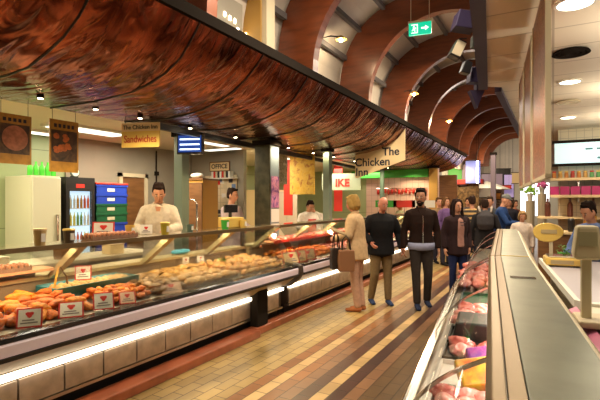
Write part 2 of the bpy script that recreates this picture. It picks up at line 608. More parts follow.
# vault: wall above the canopy and curved skin
CX, CZ = -1.5, 3.3
def arc(a, b, n0=28, t0=180, t1=0, e=2.0):
    out = []
    for i in range(n0 + 1):
        t = rad(t0 + (t1 - t0) * i / n0)
        c_, s_ = math.cos(t), math.sin(t)
        out.append((CX + a * math.copysign(abs(c_) ** (2 / e), c_), CZ + b * abs(s_) ** (2 / e)))
    return out
outer = arc(1.80, 1.72, e=2.5)
sk = MB()
o2 = [(-3.3, 2.9)] + outer + [(.3, 3.25)]
o3 = [(-3.4, 2.9)] + [(CX + (x - CX) * 1.05, CZ + (z - CZ) * 1.05) for x, z in outer] + [(.4, 3.25)]
for y0, y1 in ((-1.5, 26),):
    nn = len(o2)
    sk.add([(x, y0, z) for x, z in o2] + [(x, y1, z) for x, z in o2] + [(x, y0, z) for x, z in o3] + [(x, y1, z) for x, z in o3],
           [(i, i + 1, nn + i + 1, nn + i) for i in range(nn - 1)] + [(2 * nn + i, 3 * nn + i, 3 * nn + i + 1, 2 * nn + i + 1) for i in range(nn - 1)])
struct(sk.build('ceiling_vault', M['plaster'], smooth=False))
# purlins running lengthwise under the skin
pu = MB()
for t in (158, 138, 118, 98, 78):
    tt = rad(t)
    x = CX + 1.72 * math.copysign(abs(math.cos(tt)) ** .8, math.cos(tt)); z = CZ + 1.64 * abs(math.sin(tt)) ** .8
    pu.box(x - .03, x + .03, -1.4, 25.9, z - .03, z + .05)
struct(pu.build('trim_2', M['purlin']))
# ribs
inner = arc(1.20, 1.25)
outr = arc(1.74, 1.66, e=2.5)
for i, y in enumerate([1.05, 3.1, 5.14, 7.15, 9.25, 11.3, 13.4, 15.4, 17.4, 19.4, 21.4, 23.4]):
        # strip of quads rather than one ngon
    A = [(-2.7, 3.275)] + inner; B = [(-3.24, 3.275)] + outr
    m_ = MB()
    nn = len(A); t = .14
    vs = [(x, y, z) for x, z in A] + [(x, y, z) for x, z in B] + [(x, y + t, z) for x, z in A] + [(x, y + t, z) for x, z in B]
    fs = []
    for k in range(nn - 1):
        fs += [(k, nn + k, nn + k + 1, k + 1), (2 * nn + k, 2 * nn + k + 1, 3 * nn + k + 1, 3 * nn + k),
               (k, k + 1, 2 * nn + k + 1, 2 * nn + k), (nn + k, 3 * nn + k, 3 * nn + k + 1, nn + k + 1)]
    fs += [(0, 2 * nn, 3 * nn, nn), (nn - 1, 2 * nn - 1, 4 * nn - 1, 3 * nn - 1)]
    m_.add(vs, fs)
    struct(m_.build('trim_%d' % (i + 3), M['orange_wood'] if i == 1 else M['rib']))
# pale soffit edge on the ribs
# solid round-headed vault end wall
e = MB()
eo = [(-3.3, 2.6)] + outer + [(.3, 2.6)]
e.prism(eo, 26, 26.1)
struct(e.build('wall_vault_end', M['plaster']))
# wall high on the left in front of first ribs: dark gold pier
struct(MB().box(-3.28, -3.02, 4.42, 4.62, 3.0, 5.0).build('trim_30', M['gold']))
struct(MB().box(-3.02, -2.95, 4.44, 4.62, 3.0, 5.0).build('trim_31', M['cream']))

# right-hand low ceiling, beams
root = MB().add([R(-.04, -1, 3.2), R(-.04, 6.82, 3.2), (-.64, 6.9, 3.2), (-.64, 26, 3.2), (5, 26, 3.2), (5, -1, 3.2),
                 R(-.04, -1, 3.3), R(-.04, 6.82, 3.3), (-.64, 6.9, 3.3), (-.64, 26, 3.3), (5, 26, 3.3), (5, -1, 3.3)],
                [(0, 1, 2, 3, 4, 5), (6, 11, 10, 9, 8, 7), (0, 6, 7, 1), (1, 7, 8, 2), (2, 8, 9, 3)])
struct(root.build('ceiling_right', M['tilecream']))
b1 = MB().add([R(a, s, z) for z in (3.16, 3.75) for a, s in ((-.15, -1), (-.15, 6.82), (-.03, 6.82), (-.03, -1))],
              [(0, 1, 2, 3), (7, 6, 5, 4), (0, 4, 5, 1), (1, 5, 6, 2), (2, 6, 7, 3), (3, 7, 4, 0)])
struct(b1.build('trim_20', M['purple']))
struct(MB().box(-.72, -.63, 6.9, 26, 3.14, 3.7).build('trim_21', M['purple']))
struct(MB().box(5, 5.1, -1.5, 34, 0, 3.3).build('wall_right', M['cream']))
# right stall back wall
struct(MB().box(.1, 5, 11.7, 11.8, 0, 3.2).build('wall_right_back', M['creamtile']))
# far end of the hall
struct(MB().box(-8, 5, 33.5, 33.6, 0, 3.3).build('wall_far', M['cream']))
fw = MB().box(-1.75, -.2, 31.0, 31.06, .7, 2.7).build('window_1', mat('far_daylight', (1, 1, 1), .5, emit=(1, .97, .95), emit_str=2.2))
struct(fw)
wf = MB()
for x in (-1.8, -1.0, -.2): wf.box(x, x + .05, 30.95, 31.1, .65, 2.75)
wf.box(-1.8, -.15, 30.95, 31.1, .65, .7).box(-1.8, -.15, 30.95, 31.1, 2.7, 2.75)
wf.build('window_frame', M['white'], fw)
struct(MB().box(-8, 5, -1.6, -1.5, 0, 5.5).build('wall_behind', M['cream']))

dr = MB().box(-6.96, -6.93, 5.62, 6.14, 0, 2.05).build('door_1', M['brownwood']); struct(dr)
MB().tube([(-6.90, 6.05, 1.0), (-6.90, 6.05, 1.16)], .012, 6).build('door_handle', M['chrome'], dr)
fr_ = MB().box(-6.96, -6.90, 5.55, 5.62, 0, 2.12).box(-6.96, -6.90, 6.14, 6.21, 0, 2.12).box(-6.96, -6.90, 5.55, 6.21, 2.05, 2.12)
fr_.build('door_frame', M['cream'], dr)

#@@COUNTERS
# ------------------------------------------------------------------ left serve-over counters
def counter(y0, y1, base0, label, leg=True, endcap=True):
    t = empty('display_counter', (-3.3, (y0 + y1) / 2, 0))
    tag(t, label, 'display counter', 'serve-over counters on the left')
    ox, oy = 3.3, -(y0 + y1) / 2
    def B(mb, name, m, **k):
        mb.v = [(x + ox, y + oy, z) for x, y, z in mb.v]
        return mb.build(name, m, t, **k)
    # plinth and body
    B(MB().box(-4.0, -3.27, base0, y1, 0.0, .16), 'plinth', M['black'])
    B(MB().box(-4.0, -3.22, base0, y1, .16, .62), 'body', M['darkbrown'])
    # kick panels
    p = base0 + .02
    w_ = .337
    while p + w_ <= y1 + .02:
        B(MB().box(-3.22, -3.2, p + .006, p + w_ - .006, .18, .37), 'kick_panel', M['panel'], bevel=.003)
        p += w_
    B(MB().box(-3.22, -3.19, base0, y1, .15, .175), 'lower_rail', M['steel'])
    # lamp strip under the bumper
    B(MB().box(-3.215, -3.17, base0, y1, .395, .432), 'strip_light', M['tube'])
    # sloping underside
    B(MB().prism([(-3.22, .445), (-3.14, .47), (-2.98, .60), (-3.2, .62)], y0, y1), 'underside', M['beige'])
    B(MB().prism([(-2.97, .595), (-2.94, .60), (-2.935, .625), (-2.97, .63)], y0, y1), 'lower_trim', M['black'])
    B(MB().prism([(-2.99, .63), (-2.945, .63), (-2.94, .70), (-2.95, .715), (-2.99, .715)], y0, y1), 'bumper', M['lilac'])
    B(MB().prism([(-3.06, .70), (-2.945, .716), (-2.955, .745), (-3.06, .745)], y0, y1), 'upper_trim', M['blackgloss'])
    if leg:
        B(MB().box(-3.2, -3.08, y1 - .74, y1 - .52, 0.0, .6), 'end_leg', M['trim'], bevel=.01)
    if endcap:
        B(MB().prism([(-3.2, .44), (-3.1, .45), (-2.95, .56), (-2.91, .63), (-2.92, .74), (-2.97, .77), (-3.2, .77)], y1, y1 + .1), 'end_cap', M['darkbrown'], bevel=.02)
    # deck
    B(MB().prism([(-3.05, .70), (-3.05, .735), (-3.82, .80), (-3.82, .70)], y0, y1), 'deck', M['steel'])
    B(MB().box(-3.86, -3.82, y0, y1, .62, .95), 'back_panel', M['insideback'])
    B(MB().box(-4.02, -3.80, y0, y1, .93, .96), 'back_ledge', M['strut'])
    # glass
    g = MB().prism([(-3.0, .745), (-3.008, .745), (-3.09, .90), (-3.19, 1.04), (-3.36, 1.24), (-3.35, 1.24), (-3.18, 1.045), (-3.08, .905)], y0, y1)
    B(g, 'front_glass', M['glass'])
    B(MB().box(-3.66, -3.35, y0, y1, 1.235, 1.26), 'top_shelf', M['shelfglass'], bevel=.004)
    B(MB().box(-3.355, -3.33, y0, y1, 1.228, 1.264), 'top_rail', M['bevel'])
    B(MB().box(-3.56, -3.50, y0 + .05, y1 - .05, 1.215, 1.233), 'case_lamp', M['casetube'])
    y = y0 + .32 if y0 < 1 else y0 + .05
    while y < y1:
        B(MB().prism([(-3.36, 1.232), (-3.46, 1.232), (-3.86, .93), (-3.78, .93)], y - .035, y + .035), 'strut', M['strut'])
        y += 1.0
    # side glass at the end
    B(MB().prism([(-3.02, .745), (-3.36, 1.235), (-3.8, 1.235), (-3.8, .8)], y1 - .012, y1), 'end_glass', M['glass'])
    B(MB().box(-3.86, -3.82, y1 - .05, y1, .8, 1.235), 'end_post', M['darkbrown'])
    return t

counter(1.02 - .98, 5.19, .04, 'long lit glass counter nearest the camera, cooked chicken in it')
counter(5.36, 9.5, 5.36, 'second glass counter past the steel pillar, beside the beige jacket', leg=False, endcap=False)
counter(9.6, 14.4, 9.55, 'third glass counter in front of the butcher stall', leg=False, endcap=False)

# ------------------------------------------------------------------ pillars
def pillar(name, label, x0, x1, y0, y1, z1, m, face=None, z0=0):
    t = empty(name, ((x0 + x1) / 2, (y0 + y1) / 2, z0))
    tag(t, label, 'pillar')
    hx, hy = (x1 - x0) / 2, (y1 - y0) / 2
    MB().box(-hx, hx, -hy, hy, 0, z1 - z0).build('shaft', m, t, bevel=.008)
    MB().box(-hx - .02, hx + .02, -hy - .02, hy + .02, 0, .12).build('base_collar', M['trim'], t)
    MB().box(-hx - .03, hx + .03, -hy - .03, hy + .03, z1 - z0 - .08, z1 - z0).build('top_plate', M['trim'], t)
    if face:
        MB().box(hx, hx + .006, -hy + .02, hy - .02, .9, z1 - z0 - .1).build('lit_side_panel', face, t)
    return t
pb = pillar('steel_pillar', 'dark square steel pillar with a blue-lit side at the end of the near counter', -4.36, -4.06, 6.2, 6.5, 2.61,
            mat('pillar_dark', (.09, .08, .045), .3, .4, noise_amt=.5, noise_scale=7), mat('pillar_blue_light', (.24, .30, .36), .3, .5))  # blue light on the aisle side is put into the panel colour
pn = MB().box(0, .006, -.12, .12, 0, .52).build('poster', photo_mat('poster_print', [(.03, .03, .12), (.25, .1, .3), (.6, .25, .4), (.1, .1, .3)], 9), None, loc=(-4.048, 6.35, 1.49))
tag(pn, 'small purple and pink poster on the blue side of the steel pillar', 'poster')
pn = MB().box(0, .006, -.12, .12, 0, .22).build('paper_notice', M['white'], None, loc=(-4.048, 6.35, 1.25))
tag(pn, 'white paper notice under the purple poster on the steel pillar', 'notice')
pillar('green_pillar', 'slim grey-green pillar beside the second counter', -3.98, -3.84, 8.0, 8.14, 2.66, M['greenpost'])
pillar('teal_pillar', 'thin teal pillar behind the hanging triangular sign', -4.2, -4.1, 12.0, 12.1, 2.66, M['tealpost'])
pillar('gold_pillar', 'gold painted pillar under the far end of the copper canopy', -3.43, -3.17, 14.43, 14.58, 2.72, M['gold'])
pillar('door_post', 'grey-green post behind the sandwich sign', -5.05, -4.88, 5.05, 5.2, 2.66, M['greenpost'])

#@@RIGHT
# ------------------------------------------------------------------ right-hand counter
def right_counter(name, label, loc, rz, L, rear=True):
    t = empty(name, loc, rz)
    tag(t, label, 'display counter', 'serve-over counters on the right')
    B = lambda mb, n, m, **k: mb.build(n, m, t, **k)
    B(MB().box(-.20, .42, 0, L, 0, .12), 'plinth', M['black'])
    B(MB().box(-.26, .40, 0, L, .12, .70), 'body', M['beige'])
    B(MB().box(-.30, .40, 0, L, .70, .735), 'deck', M['steel'])
    # front rail
    B(MB().prism([(-.345, .70), (-.30, .68), (-.28, .72), (-.29, .775), (-.335, .785), (-.35, .75)], 0, L), 'front_rail', M['chrome'], bevel=.006)
    # bulging glass
    g = MB(); pts = []
    for i in range(13):
        a = i / 12
        x = -.32 + .32 * a; z = .78 + .305 * a
        b_ = math.sin(PI * a) * .045
        pts.append((x - b_ * .69, z + b_ * .72))
    n_ = len(pts)
    g.add([(x, 0, z) for x, z in pts] + [(x, L, z) for x, z in pts], [(i, i + 1, n_ + i + 1, n_ + i) for i in range(n_ - 1)])
    B(g, 'curved_glass', M['glass'], smooth=True)
    k_ = 0
    y = 0.02
    # glass clips along the joint between panes
    while y < L:
        gg = MB().prism([(x, z) for x, z in pts] + [(x + .004, z - .012) for x, z in pts[::-1]], y - .008, y + .008)
        B(gg, 'pane_joint', M['chrome'])
        y += 1.35
    # steel top with bronze front edge
    B(MB().prism([(-.012, 1.06), (-.012, 1.09), (.004, 1.102), (.04, 1.105), (.04, 1.07)], 0, L), 'front_edge', M['bevel'], bevel=.004)
    B(MB().prism([(.042, 1.07), (.042, 1.10), (.088, 1.108), (.088, 1.07)], 0, L), 'edge_strip', M['bevel'], bevel=.003)
    B(MB().box(.09, .318, 0, L, 1.075, 1.104), 'steel_top', M['steel2'], bevel=.004)
    # back lining and rear rail
    B(MB().prism([(.40, .735), (.42, .735), (.335, 1.075), (.315, 1.075)], 0, L), 'rear_door', M['white'])
    B(MB().prism([(.32, 1.07), (.345, 1.075), (.40, 1.0), (.385, .985)], 0, L), 'rear_rail', M['cream'])
    B(MB().box(.02, .07, .02, L - .02, 1.045, 1.062), 'case_lamp', M['casetube'])
    B(MB().box(-.32, .40, L - .03, L, .735, 1.06), 'end_panel', M['trim']) if False else None
    return t
ra = R(0, .25, 0)
rcA = right_counter('meat_counter', 'long steel-topped meat counter running up from the bottom edge', ra, RA, 4.22)
p0 = R(0, 4.5, 0); p1 = Vector((-.87, 8.75, 0))
dirv = p1 - p0
rz2 = math.atan2(-dirv.x, dirv.y)
rcB = right_counter('meat_counter', 'farther stretch of the steel-topped counter, past the joint', p0, rz2, dirv.length)
MB().box(.09, .318, 4.215, 4.235, 1.074, 1.108).build('joint_strip', M['yellow'], rcA)
# small plate and switches let into the steel top
MB().box(.12, .27, 2.95, 3.03, 1.104, 1.107).build('socket_plate', M['chrome'], rcA)

# platform behind the counter
rt = empty('service_worktop', R(.48, 3.25, 0), RA)
tag(rt, 'grey-lilac service worktop with a white rim behind the steel counter', 'worktop')
MB().box(.03, .98, -.06, 2.2, .95, .975).build('top', mat('lilac_worktop', (.46, .43, .48), .35), rt, bevel=.004)
MB().prism([(0, -.02), (.06, -.12), (.98, -.12), (.98, -.06), (.07, -.06), (.03, -.01), (.03, 2.2), (0, 2.2)], .94, .99, 'Z').build('rim', M['white'], rt)
MB().box(.10, .94, 0, 2.1, 0, .95).build('base', M['cream'], rt)
rb = empty('scale_cabinet', R(.495, 2.2, 0), RA)
tag(rb, 'beige cabinet carrying the tall scale display at the right edge', 'cabinet')
MB().box(.0, .9, 0, .92, 0, .9).build('body', M['cream'], rb)
MB().box(.0, .92, 0, .92, .9, .975).build('top', mat('pale_laminate', (.66, .62, .48), .4), rb, bevel=.006)
MB().prism([(-.06, .86), (-.02, .86), (-.02, .97), (-.06, .95)], 0, .92).build('side_rail', mat('magenta_rail', (.55, .16, .28), .4), rb)

# tall scale display
t = empty('scale_display', cart(586, 2.28, .976), RA)
tag(t, 'tall cream scale display on a single post at the right edge', 'scale')
MB().box(-.045, .11, -.10, .12, 0, .035).build('foot', M['cream'], t, bevel=.01)
MB().box(-.022, .022, -.022, .022, .03, .36).build('post', mat('scale_cream', (.58, .52, .34), .4), t, bevel=.006)
MB().prism([(-.055, .33), (.055, .33), (.062, .36), (.05, .50), (-.045, .50), (-.062, .36)], -.05, .04).build('head', mat('scale_cream_head', (.62, .56, .38), .4), t, bevel=.014)
MB().box(-.04, .04, -.054, -.05, .40, .47).build('screen', mat('scale_screen', (.40, .38, .24), .3), t)

# yellow scale
t = empty('shop_scale', R(.66, 5.0, .976), RA)
tag(t, 'yellow shop scale with a rounded yellow dial head', 'scale')
MB().box(-.17, .17, -.14, .14, .012, .085).build('base', M['yellow'], t, bevel=.015)
MB().box(-.15, .15, -.12, .12, .087, .10).build('pan', M['chrome'], t, bevel=.005)
MB().box(-.13, .06, -.144, -.14, .03, .065).build('keypad', M['beige'], t)
for x in (-.13, .13):
    MB().cyl((x, 0, 0), .02, .014, 10).build('foot', M['black'], t)
MB().box(-.115, -.085, .10, .13, .05, .24).build('post', M['cream'], t)
hd = MB()
hp = []
for i in range(20):
    a = 2 * PI * i / 20
    hp.append((-.125 + .135 * math.cos(a) * (1 + .05 * math.sin(a)), .31 + .095 * math.sin(a) * (1 - .1 * math.cos(a))))
hd.prism(hp, .09, .14)
hd.build('dial_head', M['yellow'], t, bevel=.008)
MB().box(-.19, -.05, .085, .09, .30, .34).build('display_window', M['beige'], t)

# potted plant behind the scale
t = empty('potted_herb', R(.70, 5.32, .976))
tag(t, 'small green herb in a bright green pot behind the yellow scale', 'plant')
MB().lathe([(.045, 0), (.06, .09), (.056, .09), (.04, .02)], seg=12).build('pot', mat('lime_pot', (.12, .42, .06), .4), t)
lf = MB()
for i in range(46):
    a = random.uniform(0, 2 * PI); r_ = random.uniform(0, .075); z = .09 + random.uniform(0, .08)
    c = Vector((r_ * math.cos(a), r_ * math.sin(a), z)); d1 = Vector((random.uniform(-1, 1), random.uniform(-1, 1), random.uniform(-.2, .8))).normalized() * .022
    d2 = d1.cross(Vector((0, 0, 1))).normalized() * .011
    lf.add([c - d1, c + d2, c + d1, c - d2], [(0, 1, 2, 3)])
lf.build('foliage', mat('herb_leaf', (.10, .34, .05), .5), t)

# hanging banners above the right counter
bprint = photo_mat('meat_banner_print', [(.40, .20, .10), (.26, .06, .035), (.50, .26, .16), (.16, .05, .03), (.5, .36, .22)], 8, .35, 6, 2.5)
for i, (s0, s1, zt) in enumerate(((3.55, 4.62, 3.17), (4.78, 5.72, 3.17), (5.88, 6.7, 3.17))):
    t = empty('hanging_banner', R(.372, (s0 + s1) / 2, 1.76), RA)
    tag(t, ['red meat banner in a cream frame, tallest and nearest of the three over the counter',
            'middle of the three red meat banners over the counter',
            'last and smallest of the three red meat banners over the counter'][i], 'banner', 'meat banners over the right counter')
    hl = (s1 - s0) / 2; hh = zt - 1.76
    MB().box(-.012, .012, -hl + .03, hl - .03, .03, hh).build('print', bprint, t)
    fr = MB().box(-.018, .018, -hl, -hl + .035, 0, hh).box(-.018, .018, hl - .035, hl, 0, hh).box(-.018, .018, -hl, hl, 0, .03)
    fr.build('frame', M['cream'], t)

# ------------------------------------------------------------------ right ceiling lights and vent
for i, (px, py, r_) in enumerate(((575, 2, .15), (570, 81, .14), (568, 117, .14), (567, 133, .14))):
    d = 1.6 * 450 / (201 - py); p = cart(px, d)
    t = empty('ceiling_downlight', (p.x, p.y, 3.185))
    MB().cyl((0, 0, 0), r_ * .86, .006, 24).build('lens', M['downlight'], t)
    rr = MB(); n_ = 24
    vs = [(r * math.cos(2 * PI * k / n_), r * math.sin(2 * PI * k / n_), z) for r, z in ((r_, .014), (r_, -.004), (r_ * .86, -.004), (r_ * .86, .008)) for k in range(n_)]
    rr.add(vs, [(j * n_ + k, j * n_ + (k + 1) % n_, (j + 1) * n_ + (k + 1) % n_, (j + 1) * n_ + k) for j in range(3) for k in range(n_)])
    rr.build('rim', M['white'], t)
    tag(t, ['largest round ceiling light, cut by the top edge', 'second round ceiling light from the top edge on the right',
            'third round ceiling light from the top edge on the right', 'farthest round ceiling light on the right, smallest'][i], 'ceiling light', 'round lights in the right ceiling')
for i, (px, py) in enumerate(((571, 51), (568, 101))):
    d = 1.6 * 450 / (201 - py); p = cart(px, d)
    t = empty('ceiling_vent', (p.x, p.y, 3.17))
    vm = M['trim'] if i == 0 else M['cream']
    for r_ in (.17, .12, .07):
        MB().lathe([(r_, .02), (r_ + .012, .0), (r_ - .02, -.004), (r_ - .03, .02)], seg=24).build('vane', vm, t)
    tag(t, ['dark round ceiling vent between two round lights', 'pale round ceiling vent farther along the right ceiling'][i], 'vent')

# things hung along the purple beam: loudspeakers and a floodlight
def hang(label, cat, name, px, py, d, w_, h_, dp, m, tilt=0, face=None):
    p = cart(px, d); z = 1.6 + (201 - py) / 450 * d
    t = empty(name, (p.x, p.y, z), rad(29))
    tag(t, label, cat)
    b_ = MB().prism([(-w_ / 2, -h_ / 2), (w_ / 2, -h_ / 2), (w_ / 2 * .8, h_ / 2), (-w_ / 2 * .8, h_ / 2)], -dp / 2, dp / 2).build('housing', m, t, bevel=.01)
    b_.rotation_euler = (0, tilt, 0)
    if face:
        f_ = MB().box(-w_ * .4, w_ * .4, -dp / 2 - .006, -dp / 2, -h_ * .4, h_ * .4).build('front', face, b_)
    MB().tube([(0, 0, h_ * .4), (w_ * .3, 0, h_ * .5 + .03), (w_ * .6 + .03, 0, h_ * .5 + .03)], .01, 6).build('bracket', M['black'], t)
    return t
hang('dark purple loudspeaker box high on the beam side', 'loudspeaker', 'loudspeaker', 464, 22, 5.2, .24, .20, .2, M['purple'], .15)
hang('black spotlight with a pale front coloured as if lit, tilted beside the beam', 'spotlight', 'beam_spotlight', 457, 50, 5.4, .14, .22, .14, M['black'], .45, M['cream'])  # cream colour stands in for the glow on the front
hang('small grey-green control box on the side of the beam', 'control box', 'control_box', 475, 42, 5.4, .09, .14, .1, mat('control_green', (.16, .22, .2), .4))
hang('dark blue loudspeaker at the end of the beam', 'loudspeaker', 'loudspeaker', 475, 76, 6.0, .18, .20, .16, M['purple'], .05)
hang('small black spotlight below the tilted one, beside the beam', 'spotlight', 'beam_spotlight', 466, 68, 5.9, .12, .16, .12, M['black'], .3)
p = cart(476, 6.1)
t = MB().prism([(-.10, .14), (-.01, .14), (-.01, .26), (.01, .26), (.01, .14), (.10, .14), (.06, .05), (0, -.10), (-.06, .05)], -.05, .05).build('pendant_horn', M['purple'], None, loc=(p.x, p.y, 2.95), rot=(0, 0, rad(29)))
tag(t, 'dark blue pointed horn hanging at the end of the purple beam', 'horn')
p = cart(461, 5.3)

# exit sign hung from the vault
t = empty('exit_sign', (*cart(420, 7.0)[:2], 4.28), rad(8))
tag(t, 'green hanging exit sign with a running figure and an arrow', 'exit sign')
MB().box(-.17, .17, -.02, .02, -.095, .095).build('lightbox', mat('exit_green', (.0, .35, .2), .4, emit=(.0, .55, .3), emit_str=.9), t, bevel=.006)
MB().box(-.18, .18, -.03, .03, .095, .125).build('top_rail', M['cream'], t)
wm = mat('exit_white', (1, 1, 1), .4, emit=(.9, 1, .9), emit_str=1.0)
ar = MB().prism([(.02, .012), (.08, .012), (.08, .04), (.135, 0), (.08, -.04), (.08, -.012), (.02, -.012)], -.026, -.021).build('arrow', wm, t)
fg = MB()
fg.prism([(-.13, -.07), (-.03, -.07), (-.03, .07), (-.13, .07), (-.13, .055), (-.045, .055), (-.045, -.055), (-.13, -.055)], -.026, -.021)
fg.prism([(-.10, .045), (-.08, .045), (-.08, .028), (-.10, .028)], -.026, -.021)
fg.prism([(-.11, .022), (-.06, .02), (-.055, .0), (-.075, -.005), (-.065, -.045), (-.08, -.045), (-.092, -.015), (-.12, -.035), (-.12, -.02), (-.1, 0)], -.026, -.021)
fg.build('running_figure', wm, t)
for x in (-.14, .14):
    MB().tube([(x, 0, .12), (x, 0, .55 if x < 0 else .55)], .006, 6).build('hanging_rod', M['cream'], t)

# bracket lamps along the wall above the canopy
def bracket(px, py, X, lab, arm=.35):
    u = px - 553
    Y = X * (.5622 + 592.2 / u); z = 1.6 + abs(X) * (201 - py) / (.8717 * abs(u))
    t = empty('bracket_lamp', (X, Y, z))
    tag(t, lab, 'lamp', 'bracket lamps under the vault')
    MB().tube([(-arm, 0, .10), (-arm * .5, 0, .11), (0, 0, .06)], .012, 6).build('arm', M['black'], t)
    MB().lathe([(.03, .075), (.085, .03), (.09, .02), (.028, .06)], seg=16).build('shade', M['gold'], t)
    MB().ball((0, 0, .015), .032).build('bulb', M['bulb'], t)
    lamp('bracket_glow', 'POINT', (X, Y, z - .08), 10, (1, .75, .45), .05)
bracket(341, 41, -2.85, 'lit wall lamp on a black arm between the two nearest arches')
bracket(414, 95, -2.5, 'small lit lamp below the exit sign', .2)
bracket(449, 122, -2.4, 'tiny lit lamp on the far side of the fourth arch', .3)
# punched lamp panel above the canopy edge
t = empty('pinhole_light_panel', (-3.255, 4.0, 3.75))
tag(t, 'pale wall panel with seven small bright lights above the canopy', 'light panel')
MB().box(0, .02, -.62, .35, -.6, .8).build('panel', M['greywall'], t)
for (px, py) in ((225, 14), (230, 18), (235, 21), (238, 30), (246, 35), (249, 29), (254, 32)):
    u = px - 553; Yv = 3.23 * (592.2 / -u - .5622); z = 1.6 + 3.23 * (201 - py) / (.8717 * -u)
    MB().ball((.025, Yv - 4.0, z - 3.75), (.008, .018, .03), 8, 5).build('light_point', M['bulb'], t)

#@@STALLS
# ------------------------------------------------------------------ left stall: fridges, crates, cabinet
def XY(px, X):
    """world Y where the vertical plane X is seen at column px"""
    return X * (.5622 + 592.2 / (px - 553))
t = empty('white_refrigerator', (-6.6, 3.82, 0))
tag(t, 'tall plain white refrigerator against the green wall', 'refrigerator')
MB().box(-.35, .30, -.22, .21, 0, 1.96).build('body', mat('fridge_white', (.66, .66, .48), .35), t, bevel=.01)
MB().box(.30, .335, -.21, .20, .08, 1.94).build('door', mat('fridge_white2', (.68, .68, .52), .3), t, bevel=.008)
MB().box(.335, .36, .12, .15, 1.0, 1.4).build('handle', M['chrome'], t)
gb = mat('green_drink_glow', (.12, .75, .08), .25, emit=(.1, .8, .05), emit_str=.15)  # faint emission added to the bottles, which are no lamps
for i in range(5):
    b_ = MB().lathe([(.035, 0), (.035, .12), (.014, .16), (.014, .20)], seg=10).build('drink_bottle', gb, None, loc=(-6.42, 3.66 + .085 * i, 1.962), smooth=True)
    tag(b_, 'bright green drink bottle standing on the white refrigerator', 'bottle', 'green bottles on the refrigerator')
t = empty('drinks_cooler', (-6.6, 4.36, 0))
tag(t, 'black-framed glass-door drinks cooler full of bottles', 'drinks cooler')
MB().box(-.35, .25, -.24, .24, 0, 1.96).build('body', M['black'], t)
MB().box(.25, .262, -.18, .18, .15, 1.75).build('lit_interior', mat('cooler_inside', (.6, .75, .9), .5, emit=(.55, .75, 1), emit_str=.9), t)
MB().box(.25, .30, -.24, -.18, 0, 1.96).box(.25, .30, .18, .24, 0, 1.96).box(.25, .30, -.18, .18, 0, .15).box(.25, .30, -.18, .18, 1.75, 1.96).build('door_frame', M['black'], t)
MB().box(.298, .302, -.18, .18, .15, 1.75).build('door_glass', M['glass'], t)
MB().box(.30, .305, -.08, .06, 1.80, 1.86).build('badge', M['redpaint'], t)
for z in (.30, .62, .94, 1.24, 1.50):
    MB().box(.262, .288, -.18, .18, z - .02, z - .01).build('shelf', M['white'], t)
bot_cols = [mat('drink_%d' % i, c, .3) for i, c in enumerate([(.6, .12, .05), (.75, .65, .15), (.2, .35, .1), (.7, .7, .7), (.5, .25, .05)])]
for zi, z in enumerate((.30, .62, .94, 1.24, 1.50)):
    for k_ in range(6):
        b_ = MB().lathe([(.022, 0), (.022, .13), (.009, .17), (.009, .2)], seg=8).build('drink_bottle', bot_cols[(zi * 2 + k_ // 2) % 5], None, loc=(-6.6 + .276, 4.36 - .15 + k_ * .058, z - .01))
        b_.scale = (.5, 1, 1)
        tag(b_, 'small soft drink bottle on the shelves of the drinks cooler', 'bottle', 'bottles inside the drinks cooler')
t = empty('wall_clock', (-6.55, 4.42, 2.05))
tag(t, 'small round clock on top of the drinks cooler', 'clock')
MB().cyl((0, 0, 0), .075, .03, 20).build('case', M['tealpost'], t, rot=(0, PI / 2, 0))
MB().cyl((0, 0, .031), .06, .004, 20).build('face', M['white'], t, rot=(0, PI / 2, 0))
MB().box(-.03, .03, -.05, .05, -.085, -.06).build('stand', M['black'], t)

def crate(loc, m, lab, rz=0):
    t = empty('plastic_crate', loc, rz)
    tag(t, lab, 'crate', 'stacked plastic crates')
    w_, d_, h_ = .30, .21, .155
    b_ = MB().box(-d_, d_, -w_, w_, 0, .012)
    for x in (-d_, d_ - .012): b_.box(x, x + .012, -w_, w_, .012, h_ - .03)
    for y in (-w_, w_ - .012): b_.box(-d_, d_, y, y + .012, .012, h_ - .03)
    b_.build('basket', m, t)
    r_ = MB()
    for x in (-d_ - .008, d_ - .012): r_.box(x, x + .02, -w_ - .008, w_ + .008, h_ - .03, h_)
    for y in (-w_ - .008, w_ - .012): r_.box(-d_ + .012, d_ - .012, y, y + .02, h_ - .03, h_)
    r_.build('rim', m, t)
    MB().box(d_ + .0005, d_ + .003, -.09, .05, .045, .095).build('label_patch', M['white'] if m is not M['greencrate'] else M['cream'], t)
order = [('redcrate', 'red crate at the bottom of the stack beside the drinks cooler'), ('bluecrate', 'blue crate on the bottom red crate'), ('bluecrate', 'blue crate third from the floor'),
         ('redcrate', 'red crate between blue crates low in the stack'), ('bluecrate', 'blue crate just above the lower red one'), ('bluecrate', 'blue crate sixth from the floor'),
         ('redcrate', 'red crate under the blue one in mid stack'), ('bluecrate', 'blue crate under the two green ones'), ('greencrate', 'lower of the two dark green crates'),
         ('greencrate', 'upper of the two dark green crates'), ('bluecrate', 'blue crate resting on the upper green crate'), ('bluecrate', 'topmost blue crate under the red lid crate'), ]
for i, (c, lab) in enumerate(order):
    crate((-6.55, 4.95, i * .1555), M[c], lab)
t = MB().box(-.225, .225, -.315, .315, 0, .03).build('crate_lid', M['redcrate'], None, loc=(-6.55, 4.95, 12 * .1555 + .002), bevel=.006)
tag(t, 'red lid on top of the crate stack', 'lid')

